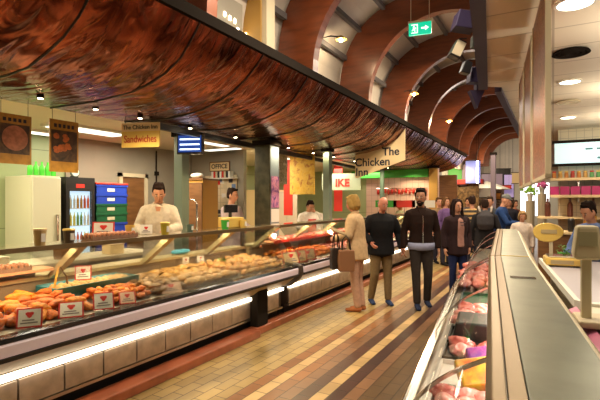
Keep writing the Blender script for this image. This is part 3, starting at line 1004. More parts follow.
# brown cabinet
t = empty('wooden_cabinet', (-5.75, 6.35, 0), rad(8))
tag(t, 'tall brown cabinet with a side coloured yellow-orange as if lit behind the counter', 'cabinet')
MB().box(-.28, .28, -.25, .25, 0, 1.98).build('body', mat('cabinet_lit_side', (.62, .33, .05), .4), t)  # yellow-orange body colour stands in for light falling on the side
MB().box(-.275, .275, -.275, -.252, .05, 1.93).build('door', M['brownwood'], t, bevel=.004)
MB().box(-.30, .30, -.28, .27, 1.98, 2.01).build('top', M['brownwood'], t)
MB().box(.18, .20, -.30, -.275, .9, 1.1).build('handle', M['chrome'], t)
t = empty('crumpled_bag', (-5.7, 6.3, 2.011))
b_ = MB(); b_.ball((0, 0, .055), (.14, .09, .055), 10, 6)
t2 = b_.build('carrier_bag', M['white'], None, loc=(-5.72, 6.3, 2.012), smooth=True)
bpy.data.objects.remove(t)
tag(t2, 'crumpled white bag lying on the brown cabinet', 'bag')

# OFFICE sign and notices
t = empty('office_sign', (-6.16, 7.47, 2.33))
tag(t, 'cream OFFICE sign above the notices', 'sign')
MB().box(-.25, .25, 0, .02, -.085, .085).build('board', M['signcream'], t)
MB().box(-.27, .27, .002, .025, -.105, .105).build('frame', M['brownwood'], t)
text('OFFICE', .135, M['ink'], t, (0, -.003, 0), bold=.003)
nb = empty('notice_board', (-6.12, 7.46, 1.72))
tag(nb, 'pale notice board crowded with papers under the OFFICE sign', 'notice board')
MB().box(-.42, .42, 0, .03, -.42, .42).build('board', M['creamtile'], nb)
nc = [M['white'], M['cream'], M['redpaint'], M['ink'], M['white'], mat('notice_blue', (.15, .25, .5), .5)]
for i in range(22):
    x = random.uniform(-.36, .36); z = random.uniform(-.36, .34)
    MB().box(x - .05, x + .05, -.004 - .001 * i * .2, -.001, z - random.uniform(.03, .06), z + .04).build('paper', nc[i % 6], nb)
for k_ in range(2):
    z = 2.02 + .0
# grey folder shelf
t = empty('file_shelf', (-5.95, 7.40, 2.08))
MB().box(-.36, .30, -.12, .05, -.02, 0).build('board', M['white'], t)
tag(t, 'short white shelf of files under the OFFICE sign', 'shelf')
for i in range(9):
    b_ = MB().box(-.022, .022, -.09, .03, 0, .13).build('file_binder', [M['white'], M['redpaint'], M['cream'], M['black']][i % 4], None, loc=(-6.22 + .055 * i, 7.40, 2.081))
    tag(b_, 'slim file standing on the shelf below the OFFICE sign', 'file', 'files on the office shelf')

# hanging menu screen
t = empty('menu_screen', (-4.6, 4.93, 2.43), rad(20))
tag(t, 'black hanging screen showing three blue-white lines', 'screen')
MB().box(-.2, .2, -.03, .04, -.15, .15).build('casing', M['blackgloss'], t, bevel=.008)
MB().box(-.175, .175, -.034, -.031, -.12, .12).build('display', mat('screen_blue', (.01, .03, .12), .3, emit=(.02, .08, .4), emit_str=.6), t)
MB().box(-.15, .15, -.037, -.034, .055, .075).box(-.15, .15, -.037, -.034, -.02, 0).box(-.15, .15, -.037, -.034, -.09, -.07).build('text_line', mat('screen_white', (.8, .9, 1), .3, emit=(.7, .85, 1), emit_str=2.2), t)
MB().tube([(0, 0, .15), (0, 0, .2)], .012, 6).build('mount', M['black'], t)
# sandwich sign
t = empty('sandwich_sign', (-4.28, 3.74, 2.385), rad(17))
tag(t, 'yellow hanging sign reading The Chicken Inn Sandwiches', 'sign')
MB().box(-.25, .25, -.008, .008, -.145, .045).build('lower_board', M['signyellow'], t)
MB().box(-.25, .25, -.008, .008, .045, .145).build('upper_board', M['signcream'], t)
text('The Chicken Inn', .068, M['ink'], t, (0, -.011, .092), bold=.001)
o_ = text('Sandwiches', .108, M['redink'], t, (0, -.011, -.05), bold=.0015)
o_.scale = (.86, 1.1, 1)
for x in (-.2, .2):
    MB().tube([(x, 0, .145), (x, 0, .235)], .004, 6).build('hanging_wire', M['black'], t)
# triangular sign
t = empty('chicken_inn_sign', (-3.3, 9.4, 0))
tag(t, 'large cream triangular hanging sign reading The Chicken Inn', 'sign')
pl = [(-.56, 2.12), (-.50, 2.11), (.57, 2.47), (.57, 3.14), (.42, 2.95), (.22, 2.82), (-.02, 2.73), (-.3, 2.66), (-.56, 2.64)]
MB().prism(pl, -.012, .012).build('board', M['signcream'], t)
text('The', .24, M['ink'], t, (.26, -.016, 2.66), bold=.005)
text('Chicken', .245, M['ink'], t, (-.16, -.016, 2.45), bold=.005)
text('Inn', .245, M['ink'], t, (-.40, -.016, 2.235), bold=.005)

# menu banners
def menu_banner(px0, px1, X, zt, zb, lab, pm):
    y0, y1 = XY(px0, X), XY(px1, X)
    t = empty('menu_banner', (X, (y0 + y1) / 2, zb))
    tag(t, lab, 'banner', 'food banners over the near counter')
    hl = (y1 - y0) / 2; h = zt - zb
    MB().box(0, .008, -hl, hl, 0, h).build('board', mat('banner_gold', (.50, .26, .04), .45, noise_amt=.3, noise_scale=14), t)
    MB().box(.008, .011, -hl + .02, hl - .02, h * .20, h * .80).build('food_photo', photo_mat('banner_dark', [(.02, .015, .01), (.06, .03, .02), (.12, .07, .03)], 9), t)
    pm(t, hl, h)
    for s_ in (-1, 1):
        MB().tube([(.004, s_ * hl * .8, h), (.004, s_ * hl * .8, 2.635 - zb)], .003, 5).build('hanging_wire', M['black'], t)
    for k_ in range(5):
        MB().box(.008, .0105, -hl * .7 + k_ * hl * .3, -hl * .7 + k_ * hl * .3 + hl * .18, h * .85, h * .92).build('letter_mark', M['ink'], t)
def ham(t, hl, h):
    MB().cyl((0, 0, 0), .13, .004, 26).build('ham_picture', mat('ham_print', (.50, .20, .12), .5, noise_amt=.4, noise_scale=18), t, loc=(.0112, 0.0, h * .52), rot=(0, PI / 2, 0))
def wings(t, hl, h):
    b_ = MB()
    for i in range(16):
        b_.add([(.0113, *p_) for p_ in [(random.uniform(-hl * .75, hl * .7), 0)] * 0], []) if False else None
        y, z = random.uniform(-hl * .65, hl * .6), h * random.uniform(.38, .72)
        n_ = 8
        b_.add([(.0113 + i * .0002, y + .035 * math.cos(2 * PI * k / n_), z + .026 * math.sin(2 * PI * k / n_)) for k in range(n_)], [tuple(range(n_))])
    b_.build('chicken_picture', mat('wings_print', (.60, .16, .04), .5, noise_amt=.4, noise_scale=25), t)
menu_banner(-3, 31, -4.88, 2.50, 1.985, 'gold food banner with a sliced round ham, at the left edge', ham)
menu_banner(49, 78, -4.88, 2.52, 1.93, 'gold food banner with a pile of orange chicken wings', wings)

# ceiling light panels in the stalls
for i, (x, y, lx, ly, lab) in enumerate(((-6.75, 3.95, .12, .75, 'long light against the green wall behind the banners'), (-5.9, 4.2, .2, .7, 'pale light panel behind the two food banners'),
        (-5.3, 6.0, .10, .8, 'slim fluorescent light above the cabinet'), (-5.7, 7.0, .5, .12, 'short fluorescent light before the OFFICE wall'), (-5.6, 9.8, .12, .9, 'fluorescent light over the yellow stall'))):
    t = empty('fluorescent_light', (x, y, 2.61))
    tag(t, lab, 'ceiling light', 'stall ceiling lights')
    MB().box(-lx, lx, -ly / 1.2, ly / 1.2, .01, .05).build('housing', M['white'], t)
    MB().box(-lx * .8, lx * .8, -ly / 1.3, ly / 1.3, 0, .01).build('diffuser', M['coldtube'], t)

# chrome rail frame beside the cabinet
t = empty('chrome_rail', (-5.0, 5.35, 0))
tag(t, 'bent chrome rail standing behind the counter by the cabinet', 'rail')
MB().tube([(-.14, 0, .0), (-.14, 0, 1.55), (-.10, 0, 1.62), (.10, 0, 1.62), (.14, 0, 1.55), (.14, 0, .0)], .014, 8).build('hoop', M['chrome'], t, smooth=True)
MB().tube([(-.14, 0, 1.15), (.14, 0, 1.15)], .01, 8).build('crossbar', M['chrome'], t)
# back bench with things
t = empty('back_bench', (-5.17, 3.2, 0))
tag(t, 'low cream work bench behind the near counter', 'bench')
MB().box(-.35, .25, -2.4, 1.4, .86, .90).build('top', M['cream'], t)
MB().box(-.32, .20, -2.35, 1.35, 0, .86).build('cupboards', M['steel'], t)

# yellow stand beside the second worker
t = empty('till', (-4.25, 5.05, 0))
bpy.data.objects.remove(t)
t = empty('till', (-3.62, 4.62, 1.261), rad(75))
tag(t, 'yellow till with a dark screen on the shelf by the pillar', 'till')
MB().box(-.12, .12, -.12, .12, 0, .13).build('body', M['yellow'], t, bevel=.01)
MB().box(-.015, .015, 0, .03, .13, .2).build('stalk', M['black'], t)
MB().box(-.10, .10, -.01, .02, .19, .29).build('screen', M['blackgloss'], t)

# second stall behind: partition, yellow panel, red lettering, frames
t = empty('stall_sign', (*cart(343, 12.8)[:2], 2.13), rad(10))
tag(t, 'pale green sign with big red letters IKE', 'sign')
MB().box(-.62, .5, 0, .04, -.22, .25).build('board', mat('pale_green_board', (.38, .48, .32), .5), t)
text('IKE', .30, M['redpaint'], t, (-.02, -.01, -.02), bold=.012)
MB().box(-.5, -.48, .01, .03, .25, .53).build('hanger', M['black'], t); MB().box(.4, .42, .01, .03, .25, .53).build('hanger', M['black'], t)
pn = MB().box(-.13, .13, 0, .03, -.65, .7).build('red_banner', M['redpaint'], None, loc=(*cart(338, 13.2)[:2], 1.95)); tag(pn, 'red vertical banner under the IKE sign', 'banner')
pn = MB().box(-.3, .3, 0, .03, -.35, .56).build('yellow_poster', photo_mat('yellow_poster', [(.70, .40, .03), (.75, .5, .08), (.45, .15, .02)], 9), None, loc=(*cart(302, 10.2)[:2], 2.1), rot=(0, 0, rad(8))); tag(pn, 'yellow poster hanging in the second stall', 'poster')
pn = MB().box(0, .03, -.5, .5, -.26, .44).build('framed_picture', photo_mat('grey_print', [(.1, .12, .08), (.5, .5, .4), (.2, .22, .15), (.7, .7, .6)], 8), None, loc=(-5.1, 7.95, 2.22)); tag(pn, 'grey picture panel hung just past the steel pillar', 'picture')
pn = MB().box(-.12, .12, 0, .03, -.5, .91).build('red_poster', M['redpaint'], None, loc=(*cart(288, 11)[:2], 1.75)); tag(pn, 'red poster behind the second counter', 'poster')
t = empty('stall_cupboard', (-6.9, 10.6, 0))
tag(t, 'pale wooden cupboard at the back of the second stall', 'cupboard')
MB().box(-.5, .5, -.6, .6, 0, 1.9).build('body', M['signcream'], t)
MB().box(.5, .52, -.58, -.01, .05, 1.85).build('door', M['cream'], t); MB().box(.5, .52, .01, .58, .05, 1.85).build('door', M['cream'], t)
t = MB().box(-.03, .03, -4.3, 4.3, -.04, .04).build('ceiling_beam', M['black'], None, loc=(-4.7, 8.3, 2.56), rot=(0, 0, 0)); t.rotation_euler = (0, 0, rad(4))
tag(t, 'thin dark beam under the stall ceiling past the steel pillar', 'beam')

# butcher stall dressing
t = MB().box(-2.6, .0, 0, .2, -.06, .19).build('green_fascia', M['greenpaint'], None, loc=(-3.45, 14.39, 2.43)); tag(t, 'bright green fascia above the tiled butcher stall', 'fascia')
t = empty('butcher_rail', (-4.3, 14.54, 1.92)); tag(t, 'rail of red meat cuts across the pink tiled wall', 'meat rail')
MB().tube([(-.9, 0, .1), (.8, 0, .1)], .012, 6).build('rail', M['chrome'], t)
for k_ in range(14):
    MB().ball((-.85 + k_ * .12, 0, -.02 + .02 * (k_ % 3)), (.05, .04, .09), 8, 6).build('meat_cut', [M['redpaint'], mat('meat_red', (.45, .05, .03), .4)][k_ % 2], t, smooth=True)
for k_, c in enumerate(('greenpaint', 'redpaint', 'white')):
    t = MB().box(-.35, .35, 0, .05, -.1, .12).build('counter_sign', M[c], None, loc=(-4.7 + k_ * .6, 14.0, 1.5)); tag(t, '%s sign at the butcher stall' % ['small green', 'small red', 'small white'][k_], 'sign')
    MB().box(-.02, .02, .01, .03, -.55, -.1).build('post', M['chrome'], t)

# stalls beyond the gold pillar (left side of the aisle, far)
def far_board(px, py, d, w_, h_, m, lab, name='shop_sign', cat='sign', rz=15, frame=M['trim']):
    p = cart(px, d); z = 1.6 + (201 - py) / 450 * d
    t = empty(name, (p.x, p.y, z), rad(rz)); tag(t, lab, cat)
    MB().box(-w_ / 2, w_ / 2, 0, .04, -h_ / 2, h_ / 2).build('board', m, t)
    MB().box(-w_ / 2 - .03, w_ / 2 + .03, .01, .05, h_ / 2, h_ / 2 + .03).box(-w_ / 2 - .03, w_ / 2 + .03, .01, .05, -h_ / 2 - .03, -h_ / 2).build('frame', frame, t)
    for q in (-w_ * .4, w_ * .4):
        MB().tube([(q, .02, h_ / 2), (q, .02, (CZ + 1.72 * max(0, 1 - abs((p.x - CX) / 1.8) ** 2.5) ** .4 if p.x > -3.2 else 2.68) - z)], .004, 5).build('hanging_rod', M['trim'], t)
    return t
far_board(455, 172, 19, .55, .95, M['greenpaint'], 'bright green sign board beyond the gold pillar')
far_board(446, 172, 19.2, .35, .95, M['white'], 'white sign board left of the green one')
far_board(463, 175, 19, .3, .9, mat('lilac_board', (.5, .42, .55), .5), 'lilac sign board right of the green one')
far_board(473, 172, 18, .55, .9, mat('blue_lit', (.10, .13, .42), .4, emit=(.3, .35, .8), emit_str=.15), 'blue-lilac lit sign in the far aisle')
far_board(477.5, 172, 17.9, .08, .9, mat('white_lit', (1, 1, 1), .4, emit=(.85, .85, 1), emit_str=3), 'narrow white light tube beside the blue sign', 'light_tube', 'light')
far_board(492, 180, 22, .95, .6, mat('violet_board', (.35, .27, .42), .5), 'dull violet sign over the far aisle stalls')
far_board(502, 176, 22.3, .8, .7, M['black'], 'black board hanging in the far aisle')
far_board(509, 186, 22, .42, 1.1, mat('violet_lit', (.5, .4, .7), .5, emit=(.5, .4, .8), emit_str=.3), 'tall violet banner at the far end')
far_board(500, 187, 21.5, 1.0, .14, M['redpaint'], 'thin red sign strip in the far aisle')
far_board(440, 186, 17.5, .5, .5, M['signyellow'], 'yellow board low beside the gold pillar')
far_board(484, 193, 19, .5, .35, M['white'], 'white board above the heads in the far aisle')
far_board(517, 178, 21.8, .45, .5, M['signcream'], 'cream board at the right of the far aisle')
far_board(495, 196, 22.2, .5, .3, mat('orange_board', (.75, .3, .05), .5), 'orange board low in the far aisle')
t = empty('sun_parasol', (*cart(487, 20.9)[:2], 0)); tag(t, 'small white parasol above the crowd in the far aisle', 'parasol')
MB().cyl((0, 0, 0), .025, 2.5, 8).build('pole', M['white'], t)
MB().lathe([(1.0, 2.15), (.5, 2.36), (.03, 2.52), (.03, 2.5), (.5, 2.33), (1.0, 2.13)], seg=8).build('canopy', M['white'], t)
# far left stall backs (wood shop front)
t = empty('far_stall', (-3.6, 20, 0)); tag(t, 'wooden stall front with lit goods beyond the gold pillar', 'stall')
MB().box(-.8, .9, 0, .1, 0, 2.3).build('front', mat('stall_goods', (.42, .25, .10), .5, noise_amt=.8, noise_scale=9), t)
MB().box(-.8, 1.0, -.5, .0, 0, 1.0).build('counter', M['brownwood'], t)
MB().box(-.9, 1.1, -.3, .15, 2.3, 2.5).build('canopy_board', M['redpaint'], t)
t = empty('far_stall', (-2.2, 25, 0)); tag(t, 'dark stall front at the far end of the aisle', 'stall')
MB().box(-1.2, .5, 0, .1, 0, 2.6).build('front', photo_mat('far_goods', [(.04, .03, .02), (.2, .09, .04), (.4, .3, .2), (.05, .03, .03)], 9), t)
MB().box(-1.0, .5, -.6, .0, 0, 1.0).build('counter', M['cream'], t)
pillar('far_pillar', 'grey-violet pillar among the far stalls', -2.02, -1.85, 18.0, 18.2, 3.4, mat('violet_pillar', (.24, .2, .26), .4))

#@@RIGHTSTALL
# ------------------------------------------------------------------ right stall back: sign, shelves, boxes
t = empty('lit_menu_sign', (1.35, 11.3, 2.60)); tag(t, 'long blue-white lit menu sign above the bakery shelves', 'menu sign')
MB().box(-1.32, 1.9, 0, .12, -.19, .25).build('lightbox', mat('menu_lit', (.7, .9, .95), .4, emit=(.5, .78, .86), emit_str=.55), t)
MB().box(-1.37, 1.95, -.01, .13, .25, .31).box(-1.37, 1.95, -.01, .13, -.24, -.19).build('frame', M['trim'], t)
mk = MB()
for i in range(13):
    mk.box(-1.2 + .45 * 0 + .0 -.0 + .45 - .45 + .0 if False else -.75 + i * .2, -.75 + i * .2 + .13, -.006, 0, .09, .125)
    if i % 2: mk.prism([(-.75 + i * .2, -.10), (-.60 + i * .2, -.13), (-.58 + i * .2, -.10), (-.72 + i * .2, -.06)], -.004, 0)
mk.build('menu_marks', mat('menu_ink', (.05, .2, .25), .5), t)

def shelf_unit(z, lab, x0=-.05, x1=2.6, y=11.3):
    t = empty('wall_shelf', ((x0 + x1) / 2, y, z)); tag(t, lab, 'shelf', 'bakery wall shelves')
    h = (x1 - x0) / 2
    MB().box(-h, h, -.2, .35, -.03, 0).build('board', M['brownwood'], t)
    MB().box(-h, h, -.215, -.2, -.045, .012).build('front_lip', M['signcream'], t)
    for q in (-.8, 0, .8):
        MB().box(q - .015, q + .015, .05, .35, -.15, -.03).build('bracket', M['chrome'], t)
shelf_unit(2.08, 'upper bakery shelf holding the row of jars')
shelf_unit(1.72, 'lower bakery shelf holding pink and yellow packets')
jc = [mat('jar_orange', (.60, .22, .04), .3), mat('jar_red', (.45, .05, .03), .3), mat('jar_green', (.10, .35, .10), .3), mat('jar_amber', (.65, .36, .08), .3)]
for i in range(22):
    t = empty('preserve_jar', (.02 + i * .115, 11.25, 2.081))
    c = jc[2] if i in (6, 7, 8) else jc[(i * 7) % 4 if (i * 7) % 4 != 2 else 0]
    MB().lathe([(.038, 0), (.04, .02), (.04, .11), (.03, .13)], seg=10).build('jar', c, t)
    MB().cyl((0, 0, .13), .036, .03, 10).build('lid', M['signyellow'] if i % 3 else M['redpaint'], t)
    tag(t, 'green preserve jar on the upper bakery shelf' if i in (6, 7, 8) else 'orange-red preserve jar on the upper bakery shelf', 'jar',
        'green jars on the upper shelf' if i in (6, 7, 8) else 'orange and red jars on the upper shelf')
mg = mat('magenta_box', (.50, .02, .16), .4)
for i in range(7):
    t = MB().box(-.085, .085, -.08, .08, 0, .19).build('cake_box', mg, None, loc=(.03 + i * .19, 11.25, 1.722)); tag(t, 'magenta cake box in the row on the lower bakery shelf', 'box', 'magenta boxes on the lower shelf')
for i in range(5):
    t = MB().box(-.085, .085, -.08, .08, 0, .17).build('biscuit_packet', M['signyellow'], None, loc=(1.37 + i * .21, 11.25, 1.722)); tag(t, 'yellow biscuit packet on the lower bakery shelf', 'packet', 'yellow packets on the lower shelf')
for i in range(6):
    t = MB().lathe([(.05, 0), (.055, .02), (.055, .26), (.022, .33), (.022, .40)], seg=10).build('dark_bottle', mat('dark_bottle', (.12, .035, .02), .3), None, loc=(-.1 + i * .42, 11.3, 1.262)); tag(t, 'dark brown bottle standing on the low bakery ledge', 'bottle', 'dark bottles on the bakery ledge')
t = empty('bakery_ledge', (1.2, 11.3, 1.26)); tag(t, 'cream ledge with dark bottles along the bakery wall', 'ledge')
MB().box(-1.5, 1.6, -.2, .35, -.04, 0).build('board', M['signcream'], t)
t = MB().box(-.3, 1.3, -.1, .1, 0, .095).build('brown_box', M['brownwood'], None, loc=(1.9, 11.25, 2.262)); t.location.z = 2.262
t.location = (1.9, 11.3, 2.262); tag(t, 'long dark brown box above the row of jars', 'box')

# bakery counter in front of it
t = empty('bakery_counter', (.85, 10.0, 0)); tag(t, 'brown bakery counter with a pale top behind the yellow scale', 'counter')
MB().box(-1.15, 2.2, -.3, .35, .98, 1.02).build('top', M['signcream'], t)
MB().box(-1.1, 2.2, -.25, .35, 0, .98).build('front', M['brownwood'], t)
for i, (x, lab) in enumerate(((-.1, 'golden loaf at the left of the bakery counter'), (.95, 'crusty loaf in the middle of the bakery counter'), (1.6, 'round loaf at the right of the bakery counter'))):
    b_ = MB().ball((0, 0, .07), (.18, .1, .08), 12, 7).build('bread_loaf', mat('bread', (.50, .26, .08), .6, noise_amt=.3, noise_scale=10), None, loc=(x + .05, 9.9, 1.014), smooth=True); tag(b_, lab, 'bread', 'loaves on the bakery counter')
t = empty('coffee_machine', (1.45, 10.05, 1.02)); tag(t, 'dark slanted machine on the bakery counter beside the blue shirt', 'machine')
MB().prism([(-.35, 0), (.35, 0), (.35, .33), (.1, .33), (-.35, .08)], -.15, .15).build('body', M['blackgloss'], t, bevel=.01)
MB().box(-.3, -.05, -.17, -.15, .02, .06).build('lip', M['chrome'], t)
t = MB().lathe([(.05, 0), (.06, .03), (.06, .22), (.045, .25)], seg=12).build('black_canister', M['black'], None, loc=(.30, 9.85, 1.022)); tag(t, 'black canister behind the yellow scale', 'canister')
t = MB().box(-.1, .1, -.08, .08, 0, .3).build('orange_box', mat('orange_box', (.7, .35, .04), .4), None, loc=(.60, 9.95, 1.022)); tag(t, 'orange box behind the yellow dial', 'box')
# flowers at the far window
fl = [('pink_flowers', (.75, .15, .45), 542, 184, 'bunch of pink flowers against the bright far window'), ('lime_flowers', (.3, .6, .08), 530, 191, 'small lime green plant against the bright far window')]
for nme, c, px, py, lab in fl:
    p = cart(px, 14); z = 1.6 + (201 - py) / 450 * 14
    t = empty('flower_bunch', (p.x, p.y, z - .3)); tag(t, lab, 'flowers')
    b_ = MB()
    for i in range(26):
        b_.ball((random.gauss(0, .09), random.gauss(0, .09), .3 + random.gauss(0, .06)), random.uniform(.03, .05), 6, 4)
    b_.build('petals', mat(nme, c, .6), t)
    MB().lathe([(.06, 0), (.09, .22), (.085, .22), (.05, .01)], seg=12).build('vase', M['white'], t)
    MB().cyl((0, 0, -(z - .3) ), .12, z - .3, 12).build('stand', M['cream'], t)

for k_, (y, lab) in enumerate(((6.45, 'thin pipe with valves on the grey wall right of the brown door'),)):
    t = empty('wall_pipe', (-6.93, y, .3)); tag(t, lab, 'pipe')
    MB().tube([(0, 0, 0), (0, 0, 2.3)], .014, 8).build('pipe', M['trim'], t)
    for z in (.9, 1.25, 1.6, 1.85): MB().box(-.02, .04, -.035, .035, z - .04, z + .04).build('valve', M['trim'], t)
# goods on the back bench
bz = .901
for x, y, w_, h_, m_, lab in ((-5.15, 1.6, .16, .14, M['white'], 'white food box on the back bench, left of the salmon shelf'), (-5.1, 2.5, .2, .10, M['cream'], 'cream tray box on the back bench behind the tongs'),
        (-5.15, 3.35, .14, .2, M['brownwood'], 'brown carton on the back bench before the crates'), (-5.1, 4.0, .16, .12, M['signcream'], 'pale carton on the back bench beside the white coat')):
    t = empty('food_box', (x, y, bz), random.uniform(-.2, .2)); tag(t, lab, 'box')
    MB().box(-w_ / 2, w_ / 2, -w_ * .7, w_ * .7, 0, h_).build('carton', m_, t, bevel=.004)
    MB().box(-w_ / 2 - .004, w_ / 2 + .004, -w_ * .7 - .004, w_ * .7 + .004, h_, h_ + .012).build('lid', m_, t)

#@@FOOD
# ------------------------------------------------------------------ food in the left counters
def deck(x):
    return .736 + (-3.05 - x) / .77 * .065

def lump(name, r, m, seed, amp=.25, fr=2.2, sub=3, shape=None):
    bm = bmesh.new()
    bmesh.ops.create_icosphere(bm, subdivisions=sub, radius=1)
    for v in bm.verts:
        n_ = noise.noise(v.co * fr + Vector((seed * 7.3, seed * 3.1, 0)))
        n2_ = noise.noise(v.co * fr * 3 + Vector((seed, 0, seed * 5)))
        v.co *= 1 + amp * n_ + amp * .35 * n2_
        if shape:
            v.co = shape(v.co)
        v.co = Vector((v.co.x * r[0], v.co.y * r[1], v.co.z * r[2]))
    me = bpy.data.meshes.new(name)
    bm.to_mesh(me); bm.free()
    me.polygons.foreach_set('use_smooth', [True] * len(me.polygons))
    me.materials.append(m)
    return me

def bend(c):
    return Vector((c.x, c.y * (1 - .35 * c.x) + .18 * c.x * c.x, c.z))

def scatter(name, meshes, x0, x1, y0, y1, nx, ny, layers, rz_z, lab, cat, group, zf=deck, jit=.3, flat=1.0):
    k_ = 0
    for L_ in range(layers):
        ax = (x1 - x0) / nx; ay = (y1 - y0) / ny
        for i in range(nx - L_):
            for j in range(ny - L_):
                x = x0 + ax * (i + .5 + L_ * .5) + random.uniform(-jit, jit) * ax
                y = y0 + ay * (j + .5 + L_ * .5) + random.uniform(-jit, jit) * ay
                o = bpy.data.objects.new(name, random.choice(meshes)); COL.objects.link(o)
                o.location = (x, y, zf(x) + rz_z * (.85 + 1.35 * L_))
                o.rotation_euler = (random.uniform(-.35, .35) * flat, random.uniform(-.35, .35) * flat, random.uniform(0, 6.28))
                tag(o, lab, cat, group)
                k_ += 1

fm = dict(
    orange=mat('crumbed_orange', (.92, .28, .005), .5, noise_amt=.45, noise_scale=45, bump=.5, bump_scale=120),
    orange2=mat('crumbed_orange_dark', (.80, .17, .004), .5, noise_amt=.45, noise_scale=45, bump=.5, bump_scale=120),
    roast=mat('roast_skin', (.72, .38, .08), .35, noise_amt=.45, noise_scale=20, bump=.3, bump_scale=60, coat=.3),
    brown=mat('dark_glaze', (.16, .07, .015), .35, noise_amt=.6, noise_scale=30, bump=.3, bump_scale=60, coat=.3, col2=(.48, .26, .07)),
    pale=mat('stuffed_fillet', (.82, .50, .16), .45, noise_scale=22, col2=(.66, .24, .04), bump=.2, bump_scale=50),
    pale2=mat('wrapped_fillet', (.82, .58, .26), .45, noise_scale=18, col2=(.62, .22, .06), bump=.2, bump_scale=50),
    ball=mat('tan_ball', (.62, .38, .14), .5, noise_amt=.2, noise_scale=20),
    pink=mat('raw_meat', (.66, .20, .16), .35, noise_scale=16, col2=(.42, .06, .05), coat=.3),
    pinkpale=mat('pale_pork', (.80, .42, .36), .35, noise_scale=12, col2=(.62, .18, .15), coat=.3),
    bone=mat('bone', (.75, .65, .5), .5), tray=mat('white_tray', (.72, .68, .6), .35), teal=mat('teal_tray', (.02, .22, .26), .3),
    leaf=mat('garnish_leaf', (.06, .28, .03), .5),
)
fillets = [lump('crumbed_fillet', (.078, .046, .032), fm['orange' if i % 2 else 'orange2'], i, shape=bend) for i in range(5)]
scatter('crumbed_fillet', fillets, -3.74, -3.13, .95, 2.34, 5, 10, 2, .032, 'orange crumbed chicken fillet heaped at the near end of the first counter', 'chicken fillet', 'orange fillets in the first counter')
nugget = [lump('spicy_chicken_piece', (.048, .032, .025), fm['orange2' if i % 3 else 'orange'], 20 + i, .35, shape=bend) for i in range(4)]
scatter('spicy_chicken_piece', nugget, -3.50, -3.13, 2.40, 2.88, 4, 7, 2, .030, 'dark orange chicken piece between the teal tray and the price cards', 'chicken piece', 'dark orange chicken pieces')
rib_ = [lump('glazed_piece', (.06, .04, .025), fm['brown'], 40 + i, .4, shape=bend) for i in range(4)]
scatter('glazed_piece', rib_, -3.75, -3.13, 2.92, 3.34, 6, 5, 2, .027, 'dark brown glazed piece with pale edges, next to the roast chicken', 'glazed piece', 'brown glazed pieces')
# whole roast chickens: body with two drumsticks and wings
def roast():
    bm_ = MB()
    bm_.ball((0, 0, .055), (.11, .078, .06), 18, 12)
    body = bm_.build('roast_chicken', fm['roast'], None, smooth=True)
    for s_ in (-1, 1):
        MB().loft([(-.02, s_ * .06, .055), (.05, s_ * .075, .06), (.10, s_ * .05, .065), (.125, s_ * .035, .07)], [.03, .034, .018, .01], 10).build('drumstick', fm['roast'], body, smooth=True)
        MB().loft([(-.07, s_ * .06, .06), (-.04, s_ * .09, .05), (.0, s_ * .085, .045)], [.014, .016, .008], 8).build('wing', fm['roast'], body, smooth=True)
    return body
rc = roast()
first = True
for j in range(5):
    for i in range(4):
        o = rc if first else copy_tree(rc)
        first = False
        x = -3.68 + i * .172 + random.uniform(-.02, .02); y = 3.40 + j * .135 + random.uniform(-.02, .02)
        o.location = (x, y, deck(x) + .002); o.rotation_euler = (0, 0, random.uniform(0, 6.28)); s_ = random.uniform(.68, .82); o.scale = (s_, s_, s_)
        tag(o, 'golden roast chicken in the middle of the first counter', 'roast chicken', 'roast chickens in the first counter')
pf = [lump('stuffed_fillet', (.06, .034, .03), fm['pale' if i % 2 else 'pale2'], 60 + i, .25, shape=bend) for i in range(5)]
scatter('stuffed_fillet', pf, -3.76, -3.12, 4.02, 5.12, 6, 10, 2, .03, 'pale stuffed chicken fillet at the far end of the first counter', 'stuffed fillet', 'pale stuffed fillets')
scatter('marinated_piece', nugget, -3.76, -3.12, 5.5, 6.9, 5, 12, 2, .03, 'orange marinated piece in the second counter', 'marinated piece', 'orange pieces in the second counter')
rp = [lump('red_meat_piece', (.06, .045, .03), fm['pink'], 80 + i, .3) for i in range(3)] + [lump('red_meat_piece', (.06, .045, .03), fm['pinkpale'], 90, .3)]
scatter('red_meat_piece', rp, -3.76, -3.12, 7.0, 9.3, 4, 14, 1, .03, 'pink and red meat cut farther along the second counter', 'meat cut', 'meat cuts in the second counter')
scatter('butcher_cut', rp, -3.76, -3.12, 9.8, 13.8, 3, 16, 1, .03, 'red meat cut in the third counter', 'meat cut', 'meat cuts in the third counter')
# upper meat shelf of second counter
t = empty('case_shelf', (-3.74, 7.4, 1.0)); tag(t, 'glass shelf of pink meat inside the second counter', 'shelf')
MB().box(-.05, .22, -1.9, 1.9, -.012, 0).build('board', M['salmon'], t)
MB().box(.21, .225, -1.9, 1.9, -.02, .02).build('edge', M['redpaint'], t)
for k_ in (-1.85, 0, 1.85): MB().box(-.09, -.05, k_ - .02, k_ + .02, -.1, 0).build('bracket', M['chrome'], t)
scatter('pink_cut', rp, -3.77, -3.55, 5.6, 9.2, 2, 20, 1, .03, 'pink meat cut on the raised shelf of the second counter', 'meat cut', 'meat on the raised shelf', zf=lambda x: 1.0)
# garnish
gl = MB()
t = MB()
for i in range(9):
    c = Vector((random.uniform(-.05, .05), random.uniform(-.05, .05), random.uniform(.02, .05)))
    a = random.uniform(0, 6.28); d1 = Vector((math.cos(a), math.sin(a), .3)) * .04; d2 = Vector((-math.sin(a), math.cos(a), .2)) * .02
    t.add([c - d1, c + d2, c + d1, c - d2 + Vector((0, 0, .01))], [(0, 1, 2, 3)])
g1 = t.build('parsley_sprig', fm['leaf'], None, loc=(-3.48, 4.30, deck(-3.48) + .09))
tag(g1, 'green parsley sprig among the pale fillets', 'garnish')

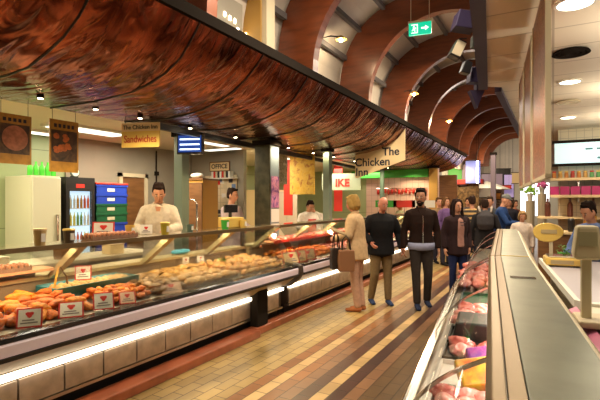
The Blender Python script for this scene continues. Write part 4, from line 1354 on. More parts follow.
# teal tray with tan balls and tongs
t = empty('teal_tray', (-3.64, 2.62, deck(-3.64) + .005), 0); tag(t, 'teal plastic tray of tan balls at the back of the first counter', 'tray')
tb = MB(); 
tb.prism([(-.11, 0), (.11, 0), (.16, .10), (.148, .10), (.10, .012), (-.10, .012), (-.148, .10), (-.16, .10)], -.40, .40)
tb.build('tray_body', fm['teal'], t)
MB().prism([(-.15, 0), (.15, 0), (.155, .095), (-.155, .095)], -.41, -.40).build('tray_end', fm['teal'], t)
MB().prism([(-.15, 0), (.15, 0), (.155, .095), (-.155, .095)], .40, .41).build('tray_end', fm['teal'], t)
bl = [lump('tan_ball', (.032, .032, .03), fm['ball'], 100 + i, .08) for i in range(2)]
scatter('tan_ball', bl, -3.72, -3.56, 2.26, 2.98, 3, 10, 1, .03, 'tan round ball in the teal tray', 'stuffing ball', 'tan balls in the teal tray', zf=lambda x: deck(-3.64) + .055, jit=.12)
t = empty('serving_tongs', (-3.60, 2.30, deck(-3.6) + .10)); tag(t, 'yellow-orange serving tongs standing in the teal tray', 'tongs')
tm = mat('tongs_orange', (.75, .36, .05), .4)
MB().loft([(0, -.05, 0), (.01, -.04, .08), (.0, -.01, .17)], [(.012, .006), (.014, .004), (.010, .004)], 8).build('arm', tm, t)
MB().loft([(0, .07, 0), (.01, .05, .08), (.0, .0, .17)], [(.012, .006), (.014, .004), (.010, .004)], 8).build('arm', M['brownwood'], t)
t = empty('teal_bag', (0, 0, 0)); bpy.data.objects.remove(t)
b_ = MB().ball((0, 0, .03), (.06, .16, .03), 14, 7).build('blue_plastic_bag', mat('sky_blue_plastic', (.10, .45, .62), .35), None, loc=(-3.91, 4.02, .961), smooth=True)
tag(b_, 'flat sky blue plastic bag on the ledge behind the glass', 'bag')

# salmon shelf inside the near end, tub and egg box
t = empty('case_shelf', (-3.84, 1.72, 1.03)); tag(t, 'salmon-coloured raised shelf at the back of the near counter', 'shelf')
MB().box(-.10, .12, -.9, .62, -.02, 0).build('board', M['salmon'], t)
MB().box(-.10, -.06, -.85, .55, -.08, -.02).build('bracket', M['insideback'], t)
t = empty('food_tub', (-3.84, 1.50, 1.031)); tag(t, 'clear orange-tinted tub on the salmon shelf', 'tub')
MB().lathe([(.055, 0), (.068, .085), (.064, .085), (.05, .004)], seg=16).build('tub', mat('tub_plastic', (.75, .45, .22), .3), t)
MB().cyl((0, 0, .085), .07, .008, 16).build('lid', M['signcream'], t)

egg_m = mat('egg_shell', (.52, .20, .08), .45, noise_amt=.15, noise_scale=12)
carton_m = mat('egg_carton', (.30, .16, .10), .8, noise_amt=.2, noise_scale=40)
def egg_tray(loc, nx, ny, lab, elab, grp, m=carton_m):
    t = empty('egg_tray', loc); tag(t, lab, 'egg tray')
    p_ = .047
    hx, hy = nx * p_ / 2, ny * p_ / 2
    b_ = MB().box(-hx - .005, hx + .005, -hy - .005, hy + .005, 0, .01)
    for i in range(nx + 1):
        for j in range(ny + 1):
            b_.cyl((-hx + i * p_, -hy + j * p_, .01), .012, .034, 6, .006)
    b_.build('carton', m, t)
    MB().box(-hx - .008, -hx - .003, -hy, hy, .0, .03).box(hx + .003, hx + .008, -hy, hy, .0, .03).build('carton_wall', m, t)
    me = lump('egg', (.0205, .0205, .026), egg_m, 3, .0, sub=2)
    for i in range(nx):
        for j in range(ny):
            o = bpy.data.objects.new('egg', me); COL.objects.link(o)
            o.location = (loc[0] - hx + (i + .5) * p_, loc[1] - hy + (j + .5) * p_, loc[2] + .036)
            tag(o, elab, 'egg', grp)
egg_tray((-3.50, 2.72, 1.261), 3, 10, 'brown egg tray full of eggs on top of the near counter', 'brown egg in the tray on top of the near counter', 'eggs on the counter top')
egg_tray((-3.82, 1.98, 1.031), 3, 7, 'egg tray on the salmon shelf inside the near counter', 'brown egg in the tray on the salmon shelf', 'eggs on the salmon shelf')

# cups on the counter top
def cup(px, X, h, r_, m, lab, name='paper_cup', lid=None):
    y = XY(px, X)
    t = empty(name, (X, y, 1.261)); tag(t, lab, 'cup')
    MB().lathe([(r_ * .8, 0), (r_, h), (r_ * .93, h), (r_ * .75, .01)], seg=16).build('cup', m, t)
    if lid:
        MB().lathe([(r_ * 1.05, h), (r_ * 1.05, h + .012), (r_ * .9, h + .016)], seg=16).build('lid', lid, t)
    MB().box(r_ * .82, r_ * .97, -r_ * .35, r_ * .35, h * .25, h * .8).build('printed_label', M['white'], t)
cup(40, -3.42, .115, .046, mat('cup_beige', (.55, .38, .16), .35), 'beige tub with a label on the counter top, left of the dark one', lid=M['signcream'])
cup(69, -3.42, .10, .046, mat('cup_dark', (.08, .05, .03), .35), 'dark tub with a gold lid left of the egg tray', lid=M['yellow'])
cup(130, -3.5, .11, .045, M['yellow'], 'yellow cup right of the egg tray in front of the white coat')
cup(165, -3.42, .11, .045, mat('mustard_tub', (.50, .40, .04), .35), 'mustard yellow tub standing in front of the white coat', lid=M['signyellow'])
cup(190, -3.5, .08, .04, M['tealpost'], 'dark green pot right of the mustard tub')
cup(243, -3.45, .10, .045, M['yellow'], 'yellow cup beside the till near the steel pillar')
cup(225, -3.45, .11, .05, M['greenpaint'], 'pot with a green label left of the pillar', lid=M['yellow'])

# price cards
cm = mat('card_white', (.80, .76, .70), .5); crm = mat('card_red', (.62, .03, .025), .45); cgm = mat('card_print', (.25, .2, .2), .6); cpk = mat('card_pink', (.75, .50, .36), .5)
def card(x, y, z, w_, h_, rz, tilt, lab, border=crm, face=cm, name='price_card', grp='price cards in the first counter', cat='price card'):
    t = empty(name, (x, y, z)); tag(t, lab, cat, grp)
    t.rotation_euler = (tilt, 0, rz)
    MB().box(-w_ / 2, w_ / 2, 0, .004, 0, h_).build('border', border, t)
    f_ = MB().box(-w_ * .43, w_ * .43, -.002, -.0002, h_ * .07, h_ * .93).build('face', face, t)
    e_ = MB(); hp_ = []
    for k_ in range(12):
        a = 2 * PI * k_ / 12; r_ = 1 + .25 * math.sin(3 * a)
        hp_.append((w_ * .15 * r_ * math.cos(a), h_ * .66 + h_ * .15 * r_ * math.sin(a)))
    e_.prism(hp_, -.004, -.002).build('red_emblem', crm, f_)
    for q in range(2):
        MB().box(-w_ * .34 + q * .01, w_ * .32 - q * .02, -.0035, -.002, h_ * (.20 + .14 * q), h_ * (.27 + .14 * q)).build('print_line', cgm, f_)
    MB().box(-.01, .01, .004, .03, 0, .01).build('foot', cgm, t)
def fcard(px, X, w_, h_, lab, rz=62, tilt=-.5, face=cm, border=crm, dz=.0):
    y = XY(px, X)
    card(X, y, deck(X) + dz + .006, w_, h_, rad(rz), tilt, lab, border, face)
fcard(29, -3.085, .155, .135, 'nearest price card with a red border, bottom left', 55)
fcard(71, -3.085, .17, .13, 'second red-bordered price card, in front of the orange fillets', 55, -.7)
fcard(104, -3.085, .155, .14, 'third red-bordered price card, right of the second', 58)
fcard(128, -3.085, .13, .115, 'pink-faced price card beside the dark glazed pieces', 58, -.7, face=cpk)
fcard(173, -3.085, .19, .14, 'large pinkish price card lying low before the roast chickens', 60, -.95, face=cpk, border=cpk)
fcard(83, -3.66, .135, .13, 'red-bordered price card standing behind the teal tray', 50, -.25, dz=.10)
fcard(186, -3.72, .075, .09, 'tiny white ticket behind the roast chickens', 50, -.1, dz=.06, border=cm)
fcard(201, -3.72, .085, .08, 'tiny tilted white ticket right of the first tiny one', 50, -.4, dz=.06, border=cm)
y = XY(104, -3.56)
card(-3.56, y + .0, 1.262, .19, .135, rad(50), -.35, 'red-bordered card leaning behind the eggs on the counter top', name='menu_card', grp=None, cat='card') if False else None
card(-3.61, XY(103, -3.61), 1.263, .19, .15, rad(45), -.30, 'red-bordered card leaning behind the eggs on the counter top')
card(-3.60, XY(146, -3.60), 1.263, .12, .10, rad(45), -.30, 'white card on the counter top in front of the white coat', border=cm)
# second counter red/gold price strip
for k_, (px, X) in enumerate(((292, -3.10), (300, -3.10), (309, -3.10))):
    fcard(px, X, .26, .17, ['pale gold card with a red top edge at the start of the second counter', 'gold card next to the first on the second counter', 'last of the three gold cards on the second counter'][k_], 62, -.3, face=M['signcream'], border=crm)

# meat in the right counter
pk = [lump('pork_cut', (.075, .05, .035), fm['pinkpale' if i % 2 else 'pink'], 120 + i, .3) for i in range(5)]
def rscatter(name, meshes, o0, o1, s0, s1, no, ns, z, lab, cat, grp, scale=1):
    for i in range(no):
        for j in range(ns):
            q = R(o0 + (o1 - o0) * (i + .5) / no + random.uniform(-.012, .012), s0 + (s1 - s0) * (j + .5) / ns + random.uniform(-.02, .02), z)
            o = bpy.data.objects.new(name, random.choice(meshes)); COL.objects.link(o)
            o.location = q; o.rotation_euler = (random.uniform(-.2, .2), random.uniform(-.2, .2), random.uniform(0, 6.28)); o.scale = (scale,) * 3
            tag(o, lab, cat, grp)
def rtray(s0, s1, lab, m=fm['tray'], o0=-.24, o1=.22):
    t = empty('meat_tray', R((o0 + o1) / 2, (s0 + s1) / 2, .737), RA); tag(t, lab, 'tray', 'trays in the right counter')
    hx, hy = (o1 - o0) / 2, (s1 - s0) / 2 - .01
    MB().box(-hx, hx, -hy, hy, 0, .006).build('base', m, t)
    MB().box(-hx, -hx + .01, -hy, hy, .006, .03).box(hx - .01, hx, -hy, hy, .006, .03).box(-hx, hx, -hy, -hy + .01, .006, .03).box(-hx, hx, hy - .01, hy, .006, .03).build('rim', m, t)
rtray(.95, 2.12, 'long white tray of pale pork nearest the camera')
rscatter('pork_cut', pk, -.22, .20, 1.0, 2.08, 5, 11, .775, 'pale pink pork piece in the nearest tray', 'meat', 'pork pieces in the nearest tray', .85)
rtray(2.14, 2.5, 'tray under the yellow and magenta packs')
ym = mat('yellow_pack', (.55, .42, .02), .35, noise_scale=14, col2=(.6, .12, .03)); mm = mat('magenta_pack', (.48, .02, .22), .35, noise_scale=10, col2=(.15, .03, .25))
for k_, (o_, s_, m_, lab) in enumerate(((-.02, 2.20, ym, 'yellow pack with red print lying in the right counter'), (.02, 2.40, mm, 'magenta pack behind the yellow pack in the right counter'))):
    t = MB().box(-.12, .16, -.075, .075, 0, .06).build('printed_pack', m_, None, loc=R(o_, s_, .80), rot=(.5, -.15, RA + .3), bevel=.012); tag(t, lab, 'pack')
blk = mat('black_tray', (.02, .02, .018), .3)
rtray(2.52, 2.80, 'black tray of rolled meat behind the magenta pack', blk)
rscatter('meat_joint', pk, -.2, .18, 2.55, 2.78, 3, 2, .78, 'rolled meat joint in the first black tray', 'meat', 'joints in the first black tray', 1.1)
rtray(2.82, 3.18, 'dark tray under the black crate', blk)
t = MB().prism([(-.16, 0), (.12, 0), (.10, .13), (-.13, .13)], -.15, .15).build('black_crate', blk, None, loc=R(-.06, 3.0, .745), rot=(0, 0, RA), bevel=.012); tag(t, 'black crate standing in the dark tray', 'crate')
rtray(3.20, 3.72, 'tray of pink chops beyond the black crate')
rscatter('chop', pk, -.2, .18, 3.22, 3.70, 4, 5, .79, 'pink chop beyond the black crate', 'meat', 'pink chops', 1.15)
rtray(3.74, 4.4, 'green-lined tray at the joint of the right counter', mat('green_tray', (.02, .07, .035), .3))
rscatter('golden_pie', [lump('golden_pie', (.06, .05, .04), fm['roast'], 140 + i, .15) for i in range(3)], .06, .24, 3.8, 4.4, 2, 5, .785, 'golden glazed piece near the counter joint', 'pastry', 'golden pieces in the right counter')
rscatter('ham_joint', pk, -.30, .10, 4.62, 6.2, 3, 9, .79, 'pink ham joint in the farther stretch of the right counter', 'meat', 'ham joints beyond the joint', 1.2)

#@@PEOPLE
# ------------------------------------------------------------------ people
def skin(c): return mat('skin', c, .5, noise_amt=.08, noise_scale=6)
SK = skin((.62, .30, .19)); SKR = skin((.62, .25, .17)); SKT = skin((.46, .22, .13))

def remeshed(mb, name, m, parent, vox=.009, smooth=4, disp=0):
    o = mb.build(name, m, None)
    r = o.modifiers.new('r', 'REMESH'); r.mode = 'VOXEL'; r.voxel_size = vox; r.use_smooth_shade = True
    s_ = o.modifiers.new('s', 'SMOOTH'); s_.iterations = smooth; s_.factor = .5
    dg = bpy.context.evaluated_depsgraph_get()
    me = bpy.data.meshes.new_from_object(o.evaluated_get(dg))
    me.polygons.foreach_set('use_smooth', [True] * len(me.polygons))
    o.modifiers.clear()
    o.data = me
    if not me.materials:
        me.materials.append(m)
    o.name = name
    o.parent = parent
    return o


def person(name, label, loc, rz, H=1.75, build=1.0, lean=0, head=(0, 0), arms=None, legs=None, skin_m=SK,
           top=None, top_m=None, hem=.86, top_loose=.022, trouser_m=None, shoe_m=None, hair='short', hair_m=None,
           extras=None, vox=.012, collar=None, upper_only=False, sleeve=1.0, beard=None):
    """faces local -Y; x>0 is the person's left"""
    k = H / 1.75
    t = empty(name, loc, rz)
    tag(t, label, 'person')
    W = build
    Rl = Matrix.Rotation(lean, 4, 'X')
    piv = Vector((0, 0, .98 * k))
    def U(p):
        p = Vector(p) * k
        if p.z > piv.z and lean:
            return piv + Rl @ (p - piv)
        return p
    hy, hp = head
    neck = U((0, .01, 1.48))
    Hm = Matrix.Translation(neck) @ Matrix.Rotation(lean * .6, 4, 'X') @ Matrix.Rotation(hy, 4, 'Z') @ Matrix.Rotation(hp, 4, 'X')
    def HP(p):
        return Hm @ ((Vector(p) - Vector((0, .01, 1.48))) * k)
    legs = legs or {}
    arms = arms or {}
    J = {}
    for s_, sd in ((1, 'L'), (-1, 'R')):
        kn, an = legs.get(sd, ((s_ * .10, -.01, .49), (s_ * .10, .02, .085)))
        J['hip' + sd] = Vector((s_ * .085, 0, .93)) * k
        J['knee' + sd] = Vector(kn) * k; J['ank' + sd] = Vector(an) * k
        J['sh' + sd] = U((s_ * .172 * W, .01, 1.375))
        el, wr = arms.get(sd, ((s_ * (.235 * W + .01), .03, 1.13), (s_ * (.235 * W), -.04, .87)))
        J['el' + sd] = Vector(el) * k; J['wr' + sd] = Vector(wr) * k
    b = MB()
    # torso
    b.loft([U((0, .0, .90)), U((0, .0, .98)), U((0, -.005, 1.10)), U((0, -.01, 1.25)), U((0, .0, 1.36)), U((0, .01, 1.42)), U((0, .012, 1.455))],
           [(.15 * W * k, .10 * W * k), (.16 * W * k, .11 * W * k), (.135 * W * k, .10 * W * k), (.155 * W * k, .115 * W * k), (.17 * W * k, .105 * W * k), (.13 * W * k, .08 * k), (.07 * k, .06 * k)], 20)
    b.loft([U((0, .015, 1.40)), U((0, .012, 1.48)), HP((0, .008, 1.56))], [.062 * k, .054 * k, .052 * k], 14)
    # head
    b.loft([HP((0, -.028, 1.515)), HP((0, -.022, 1.535)), HP((0, -.012, 1.57)), HP((0, -.004, 1.615)), HP((0, .004, 1.665)), HP((0, .010, 1.71)), HP((0, .012, 1.742))],
           [(.026 * k, .026 * k), (.045 * k, .050 * k), (.060 * k, .072 * k), (.069 * k, .086 * k), (.072 * k, .092 * k), (.060 * k, .078 * k), (.030 * k, .04 * k)], 20)
    b.loft([HP((0, -.088, 1.645)), HP((0, -.104, 1.612)), HP((0, -.104, 1.598)), HP((0, -.085, 1.590))], [(.008 * k, .008 * k), (.012 * k, .012 * k), (.016 * k, .011 * k), (.010 * k, .008 * k)], 8)
    b.ball(HP((0, -.090, 1.563)), (.022 * k, .010 * k, .010 * k), 8, 6)
    for s_ in (-1, 1):
        b.loft([HP((s_ * .070, .005, 1.585)), HP((s_ * .077, .010, 1.61)), HP((s_ * .074, .012, 1.638))], [(.008 * k, .014 * k), (.009 * k, .020 * k), (.008 * k, .014 * k)], 8)
    for s_, sd in ((1, 'L'), (-1, 'R')):
        hip, kn, an, sh, el, wr = (J[q + sd] for q in ('hip', 'knee', 'ank', 'sh', 'el', 'wr'))
        if not upper_only:
            b.loft([hip, hip.lerp(kn, .5), kn, kn.lerp(an, .35), an], [.082 * k * W, .068 * k * W, .052 * k, .052 * k, .038 * k], 14)
            b.loft([an + Vector((0, .03 * k, -.035 * k)), an + Vector((0, -.06 * k, -.05 * k)), an + Vector((0, -.16 * k, -.062 * k))], [.034 * k, (.036 * k, .026 * k), (.034 * k, .016 * k)], 10)
        b.ball(sh, .052 * k, 12, 8)
        b.loft([sh, sh.lerp(el, .5), el, el.lerp(wr, .4), wr], [.050 * k, .043 * k, .036 * k, .034 * k, .023 * k], 12)
        b.ball(el, .037 * k, 10, 6)
        # hand
        d = (wr - el).normalized()
        inw = Vector((-s_, 0, 0)); inw = (inw - inw.dot(d) * d).normalized()       # palm normal
        side = d.cross(inw) * s_                                                  # towards the thumb
        if side.dot(Vector((0, -1, 0))) < 0 and abs(side.y) > .2: side = -side
        pc = wr + d * .05 * k
        b.loft([wr, wr + d * .03 * k, wr + d * .085 * k], [.022 * k, (.018 * k, .034 * k), (.014 * k, .038 * k)], 10, hint=inw)
        fr = max(.0088, vox * .8) * k
        for q, (o_, ln) in enumerate(((.027, .072), (.009, .082), (-.009, .075), (-.026, .058))):
            a0 = wr + d * .08 * k + side * o_ * k
            a1 = a0 + d * ln * .42 * k + inw * .008 * k + side * o_ * .15 * k
            a2 = a1 + (d * .8 + inw * .6).normalized() * ln * .33 * k
            a3 = a2 + (d * .45 + inw * .9).normalized() * ln * .28 * k
            b.loft([a0, a1, a2, a3], [fr, fr * .95, fr * .9, fr * .75], 8)
        th0 = wr + d * .03 * k + side * .024 * k
        b.loft([th0, th0 + (d * .6 + side * .8 + inw * .3).normalized() * .032 * k, th0 + (d * .95 + side * .6 + inw * .5).normalized() * .062 * k], [fr * 1.25, fr * 1.1, fr * .85], 8)
        J['hand' + sd] = wr + d * .09 * k + inw * .03
    body = remeshed(b, 'body', skin_m, t, vox if vox < .01 else .0095, 2)
    # face
    for s_ in (-1, 1):
        MB().ball(HP((s_ * .029, -.086, 1.630)), (.012 * k, .006 * k, .0065 * k), 8, 6).build('eye', M['white'], t)
        MB().ball(HP((s_ * .029, -.0915, 1.630)), (.006 * k, .003 * k, .006 * k), 8, 6).build('iris', M['ink'], t)
        MB().loft([HP((s_ * .014, -.091, 1.648)), HP((s_ * .03, -.090, 1.653)), HP((s_ * .045, -.080, 1.648))], [.003 * k, .004 * k, .002 * k], 6).build('eyebrow', hair_m or M['ink'], t)
    MB().loft([HP((-.02, -.094, 1.563)), HP((0, -.101, 1.562)), HP((.02, -.094, 1.563))], [.003 * k, .005 * k, .003 * k], 6).build('mouth', mat('lips', (.42, .12, .1), .5), t)
    # hair
    if hair != 'bald' and hair_m:
        h = MB()
        h.loft([HP((0, .045, 1.59)), HP((0, .045, 1.64)), HP((0, .030, 1.69)), HP((0, .012, 1.735)), HP((0, .014, 1.762))],
               [(.072 * k, .052 * k), (.079 * k, .058 * k), (.080 * k, .080 * k), (.070 * k, .088 * k), (.036 * k, .046 * k)], 18)
        for q_ in range(14):
            a_ = q_ * 2.4; h.ball(HP((.045 * math.cos(a_), .02 + .055 * math.sin(a_), 1.742 + .010 * math.sin(q_ * 1.7))), .022 * k, 8, 6)
        for s_ in (-1, 1):
            h.loft([HP((s_ * .066, -.020, 1.70)), HP((s_ * .072, -.022, 1.66)), HP((s_ * .071, -.014, 1.62))], [.016 * k, .011 * k, .006 * k], 8)
        if hair == 'short':
            h.ball(HP((.008, -.058, 1.738)), (.050 * k, .030 * k, .022 * k), 12, 8)
        if hair == 'bob':
            h.loft([HP((0, .06, 1.73)), HP((0, .065, 1.66)), HP((0, .06, 1.58)), HP((0, .045, 1.53))], [(.06 * k, .05 * k), (.09 * k, .06 * k), (.092 * k, .06 * k), (.06 * k, .04 * k)], 16)
            for s_ in (-1, 1):
                h.loft([HP((s_ * .05, -.03, 1.725)), HP((s_ * .082, -.01, 1.66)), HP((s_ * .084, .01, 1.58)), HP((s_ * .06, .02, 1.535))], [.024 * k, (.022 * k, .045 * k), (.024 * k, .045 * k), .02 * k], 10)
            h.ball(HP((0, -.055, 1.732)), (.060 * k, .034 * k, .026 * k), 12, 8)
        if hair == 'long':
            h.loft([HP((0, .06, 1.73)), HP((0, .07, 1.64)), HP((0, .075, 1.52)), HP((0, .07, 1.40))], [(.06 * k, .05 * k), (.092 * k, .05 * k), (.10 * k, .045 * k), (.07 * k, .025 * k)], 16)
            for s_ in (-1, 1):
                h.loft([HP((s_ * .045, -.05, 1.735)), HP((s_ * .080, -.025, 1.67)), HP((s_ * .088, -.01, 1.57)), HP((s_ * .092, -.03, 1.46)), HP((s_ * .085, -.05, 1.38))], [.022 * k, (.02 * k, .035 * k), (.022 * k, .045 * k), (.026 * k, .04 * k), .015 * k], 10)
        if hair == 'bun':
            h.ball(HP((0, .115, 1.70)), (.035 * k, .035 * k, .035 * k), 10, 8)
            h.ball(HP((0, -.052, 1.722)), (.055 * k, .032 * k, .022 * k), 12, 8)
        remeshed(h, 'hair', hair_m, t, .009, 3)
    if hair == 'cap' or hair == 'fringe':
        pass
    if beard:
        h = MB()
        h.loft([HP((0, -.052, 1.512)), HP((0, -.046, 1.535)), HP((0, -.040, 1.562))], [(.032 * k, .038 * k), (.050 * k, .053 * k), (.059 * k, .048 * k)], 14)
        h.loft([HP((-.028, -.092, 1.575)), HP((0, -.103, 1.581)), HP((.028, -.092, 1.575))], [.007 * k, .008 * k, .007 * k], 8)
        remeshed(h, 'beard', beard, t, .007, 2)
    # trousers
    if trouser_m and not upper_only:
        h = MB()
        h.loft([U((0, 0, .84)), U((0, 0, .92)), U((0, 0, 1.03))], [(.155 * W * k, .112 * W * k), (.172 * W * k, .122 * W * k), (.160 * W * k, .118 * W * k)], 20)
        for sd in 'LR':
            hip, kn, an = J['hip' + sd], J['knee' + sd], J['ank' + sd]
            h.loft([hip, hip.lerp(kn, .5), kn, kn.lerp(an, .5), an + (an - kn).normalized() * .005],
                   [.097 * k * W, .084 * k * W, .066 * k * W, .060 * k * W, .055 * k], 14)
        remeshed(h, 'trousers', trouser_m, t, .012, 4)
    if shoe_m and not upper_only:
        for s_, sd in ((1, 'L'), (-1, 'R')):
            an = J['ank' + sd]
            h = MB()
            h.loft([an + Vector((0, .05 * k, -.045 * k)), an + Vector((0, .0, -.035 * k)), an + Vector((0, -.08 * k, -.048 * k)), an + Vector((s_ * .006, -.185 * k, -.060 * k))],
                   [(.036 * k, .032 * k), (.042 * k, .044 * k), (.044 * k, .034 * k), (.036 * k, .020 * k)], 12)
            remeshed(h, 'shoe', shoe_m, t, .008, 2)
    # top
    if top_m:
        h = MB(); L_ = top_loose
        pts = [U((0, .0, hem)), U((0, .0, .98)), U((0, -.004, 1.10)), U((0, -.008, 1.25)), U((0, .0, 1.36)), U((0, .01, 1.425)), U((0, .014, 1.465))]
        rd = [(.165 * W * k + L_ * 1.5, .125 * W * k + L_ * 1.3), (.165 * W * k + L_ * 1.1, .118 * W * k + L_), (.145 * W * k + L_, .108 * W * k + L_), (.160 * W * k + L_, .120 * W * k + L_), (.172 * W * k + L_, .108 * W * k + L_), (.135 * W * k + L_, .082 * k + L_), (.062 * k + L_, .055 * k + L_)]
        h.loft(pts, rd, 22)
        for s_, sd in ((1, 'L'), (-1, 'R')):
            sh, el, wr = J['sh' + sd], J['el' + sd], J['wr' + sd]
            e_ = el.lerp(wr, sleeve)
            h.ball(sh, .050 * k + L_, 14, 10)
            h.loft([sh, sh.lerp(el, .5), el, el.lerp(e_, .5), e_], [.050 * k + L_, .044 * k + L_, .040 * k + L_ * .9, .037 * k + L_ * .8, .032 * k + L_ * .7], 14)
            h.ball(el, .041 * k + L_ * .9, 12, 8)
            h.loft([U((s_ * .05 * W, .012, 1.425)), U((s_ * .12 * W, .012, 1.405)), sh], [.045 * k + L_ * .6, .045 * k + L_ * .7, .045 * k + L_ * .8], 12)
        remeshed(h, top or 'jacket', top_m, t, .012, 4)
    if collar:
        cm_, w_ = collar
        h = MB()
        for s_ in (-1, 1):
            h.loft([U((s_ * .02, -.10 * W - top_loose * .6, 1.36)), U((s_ * .055, -.075, 1.44)), U((s_ * .062, .0, 1.485)), U((s_ * .03, .062, 1.49)), U((0, .068, 1.49))], [(w_, .010), (w_, .012), (w_, .012), (w_, .012), (w_, .012)], 8, hint=(0, 0, 1))
        remeshed(h, 'collar', cm_, t, .008, 2)
    return t, J, U, HP, k

FWD = rad(29)   # facing the camera is local -Y turned by this
def cl(n_, c, **k): return mat(n_, c, .9, spec=.15, noise_amt=.15, noise_scale=25, **k)
def at_floor(px, py): 
    d = 720 / (py - 201); return cart(px, d)

# bearded man walking towards the camera
dark = cl('dark_brown_cloth', (.018, .009, .007))
p = at_floor(421, 307)
t, J, U, HP, k = person('person', 'bearded man in a dark brown jacket walking towards the camera', p, FWD + rad(-4), 1.78, 1.0, head=(rad(-22), rad(4)),
    legs={'L': ((.10, -.02, .49), (.10, .06, .10)), 'R': ((-.085, -.07, .50), (-.075, -.10, .085))}, skin_m=SKT,
    arms={'L': ((.245, .04, 1.12), (.25, -.02, .88)), 'R': ((-.245, .04, 1.12), (-.255, -.02, .88))}, top_loose=.018,
    top_m=dark, hem=.93, trouser_m=cl('charcoal_trousers', (.035, .028, .026)), shoe_m=cl('navy_shoe', (.02, .03, .07)), hair='short', hair_m=cl('black_hair', (.012, .008, .006)), beard=cl('black_beard', (.015, .01, .008)), vox=.0085,
    collar=(dark, .022))
MB().loft([U((0, 0, .865)), U((0, 0, .955))], [(.188 * k * 1.05, .148 * k), (.190 * k * 1.05, .150 * k)], 24).build('shirt_hem', cl('pale_blue_shirt', (.30, .33, .50)), t, smooth=True)
MB().tube([U((0, -.155, .96)), U((0, -.152, 1.12)), U((0, -.163, 1.25)), U((0, -.145, 1.36))], .004, 6).build('zip', M['chrome'], t)

# beige jacket woman, seen from her side and back
p = at_floor(357, 311)
bg_ = cl('beige_linen', (.60, .42, .24))
t, J, U, HP, k = person('person', 'woman with short blond hair in a beige jacket at the counter, holding bags', p, rad(-84), 1.68, 1.0, lean=rad(5), head=(rad(-6), rad(8)),
    legs={'L': ((.075, -.02, .49), (.06, .03, .085)), 'R': ((-.075, .0, .49), (-.07, .06, .085))},
    arms={'L': ((.24, -.06, 1.16), (.12, -.30, 1.10)), 'R': ((-.245, -.03, 1.15), (-.17, -.28, 1.12))},
    top_m=bg_, hem=.80, top_loose=.032, trouser_m=cl('pale_pink_trousers', (.52, .32, .23)), shoe_m=cl('tan_shoe', (.42, .15, .06)), hair='bob', hair_m=cl('blond_hair', (.42, .26, .08)), vox=.0085, collar=(bg_, .03))
hd_ = t.matrix_basis @ J['handR']; hl_ = t.matrix_basis @ J['handL']
BEI = t
# walker: old man, black jacket
p = at_floor(381, 304)
bj = cl('black_cloth', (.012, .012, .014))
t, J, U, HP, k = person('person', 'bald older man in a black jacket and olive trousers', p, FWD + rad(8), 1.67, 1.08, lean=rad(6), head=(rad(10), rad(12)),
    legs={'L': ((.11, -.01, .49), (.11, -.03, .085)), 'R': ((-.11, -.02, .49), (-.14, .10, .085))}, skin_m=SKR,
    arms={'L': ((.30, .0, 1.14), (.30, -.13, .92)), 'R': ((-.29, .0, 1.15), (-.22, -.16, 1.02))},
    top_m=bj, hem=.82, top_loose=.03, trouser_m=cl('olive_trousers', (.20, .14, .07)), shoe_m=cl('blue_trainer', (.03, .05, .12)), hair='bald', vox=.0085, collar=(bj, .02))
h = MB()
for s_ in (-1, 1):
    h.loft([HP((s_ * .070, .0, 1.60)), HP((s_ * .072, .035, 1.64)), HP((s_ * .05, .085, 1.64)), HP((0, .098, 1.64))], [.010, .014, .016, .016], 8)
remeshed(h, 'hair', cl('grey_hair', (.25, .22, .2)), t, .007, 2)

# dark haired woman
p = cart(457, 7.5)
t, J, U, HP, k = person('person', 'smiling woman with long dark hair, pink top under an open dark coat', p, FWD + rad(10), 1.62, .98, head=(rad(5), rad(0)),
    legs={'L': ((.09, -.05, .49), (.09, -.02, .085)), 'R': ((-.08, .0, .49), (-.06, .06, .085))},
    arms={'L': ((.235, .04, 1.14), (.20, -.06, .90)), 'R': ((-.235, .04, 1.14), (-.25, -.03, .89))},
    top='jacket', top_m=cl('plum_black_coat', (.03, .016, .018)), hem=.78, top_loose=.028, trouser_m=cl('blue_jeans', (.02, .03, .10)), shoe_m=bj, hair='long', hair_m=cl('dark_hair', (.02, .009, .007)), vox=.0085)
h = MB().loft([U((0, -.060, .92)), U((0, -.058, 1.10)), U((0, -.066, 1.25)), U((0, -.055, 1.37)), U((0, -.03, 1.42))], [(.085, .105), (.080, .098), (.085, .104), (.075, .088), (.05, .06)], 16)
remeshed(h, 'pink_top', cl('dusty_pink_top', (.42, .22, .18)), t, .01, 3)
MB().box(-.04, .05, -.178, -.172, 1.24, 1.255).box(-.03, .03, -.174, -.17, 1.20, 1.215).build('print_line', cl('grey_print2', (.1, .08, .1)), t)

# bags
def bag(name, loc, rz, w_, d_, h_, m, lab, hh=.14, hm=None):
    t = empty(name, loc, rz); tag(t, lab, 'bag')
    MB().prism([(-w_ / 2 * .92, 0), (w_ / 2 * .92, 0), (w_ / 2, h_ * .5), (w_ / 2 * .9, h_), (-w_ / 2 * .9, h_), (-w_ / 2, h_ * .5)], -d_ / 2, d_ / 2).build('pouch', m, t, bevel=.015)
    for y_ in (-d_ * .3, d_ * .3):
        MB().tube([(-w_ * .25, y_, h_ - .02), (-w_ * .2, y_ * .5, h_ + hh * .7), (0, 0, h_ + hh), (w_ * .2, y_ * .5, h_ + hh * .7), (w_ * .25, y_, h_ - .02)], .008, 6).build('strap', hm or m, t, smooth=True)
bag('shopping_bag', cart(346, 6.28, .62), rad(35), .24, .12, .30, mat('tan_leather', (.22, .10, .045), .45), 'tan brown bag hanging from the arm of the beige-jacketed woman', .20, M['black'])
bag('handbag', cart(336, 6.34, .64), rad(50), .17, .10, .30, mat('black_leather', (.02, .014, .012), .4), 'black-brown handbag left of the tan bag', .22)
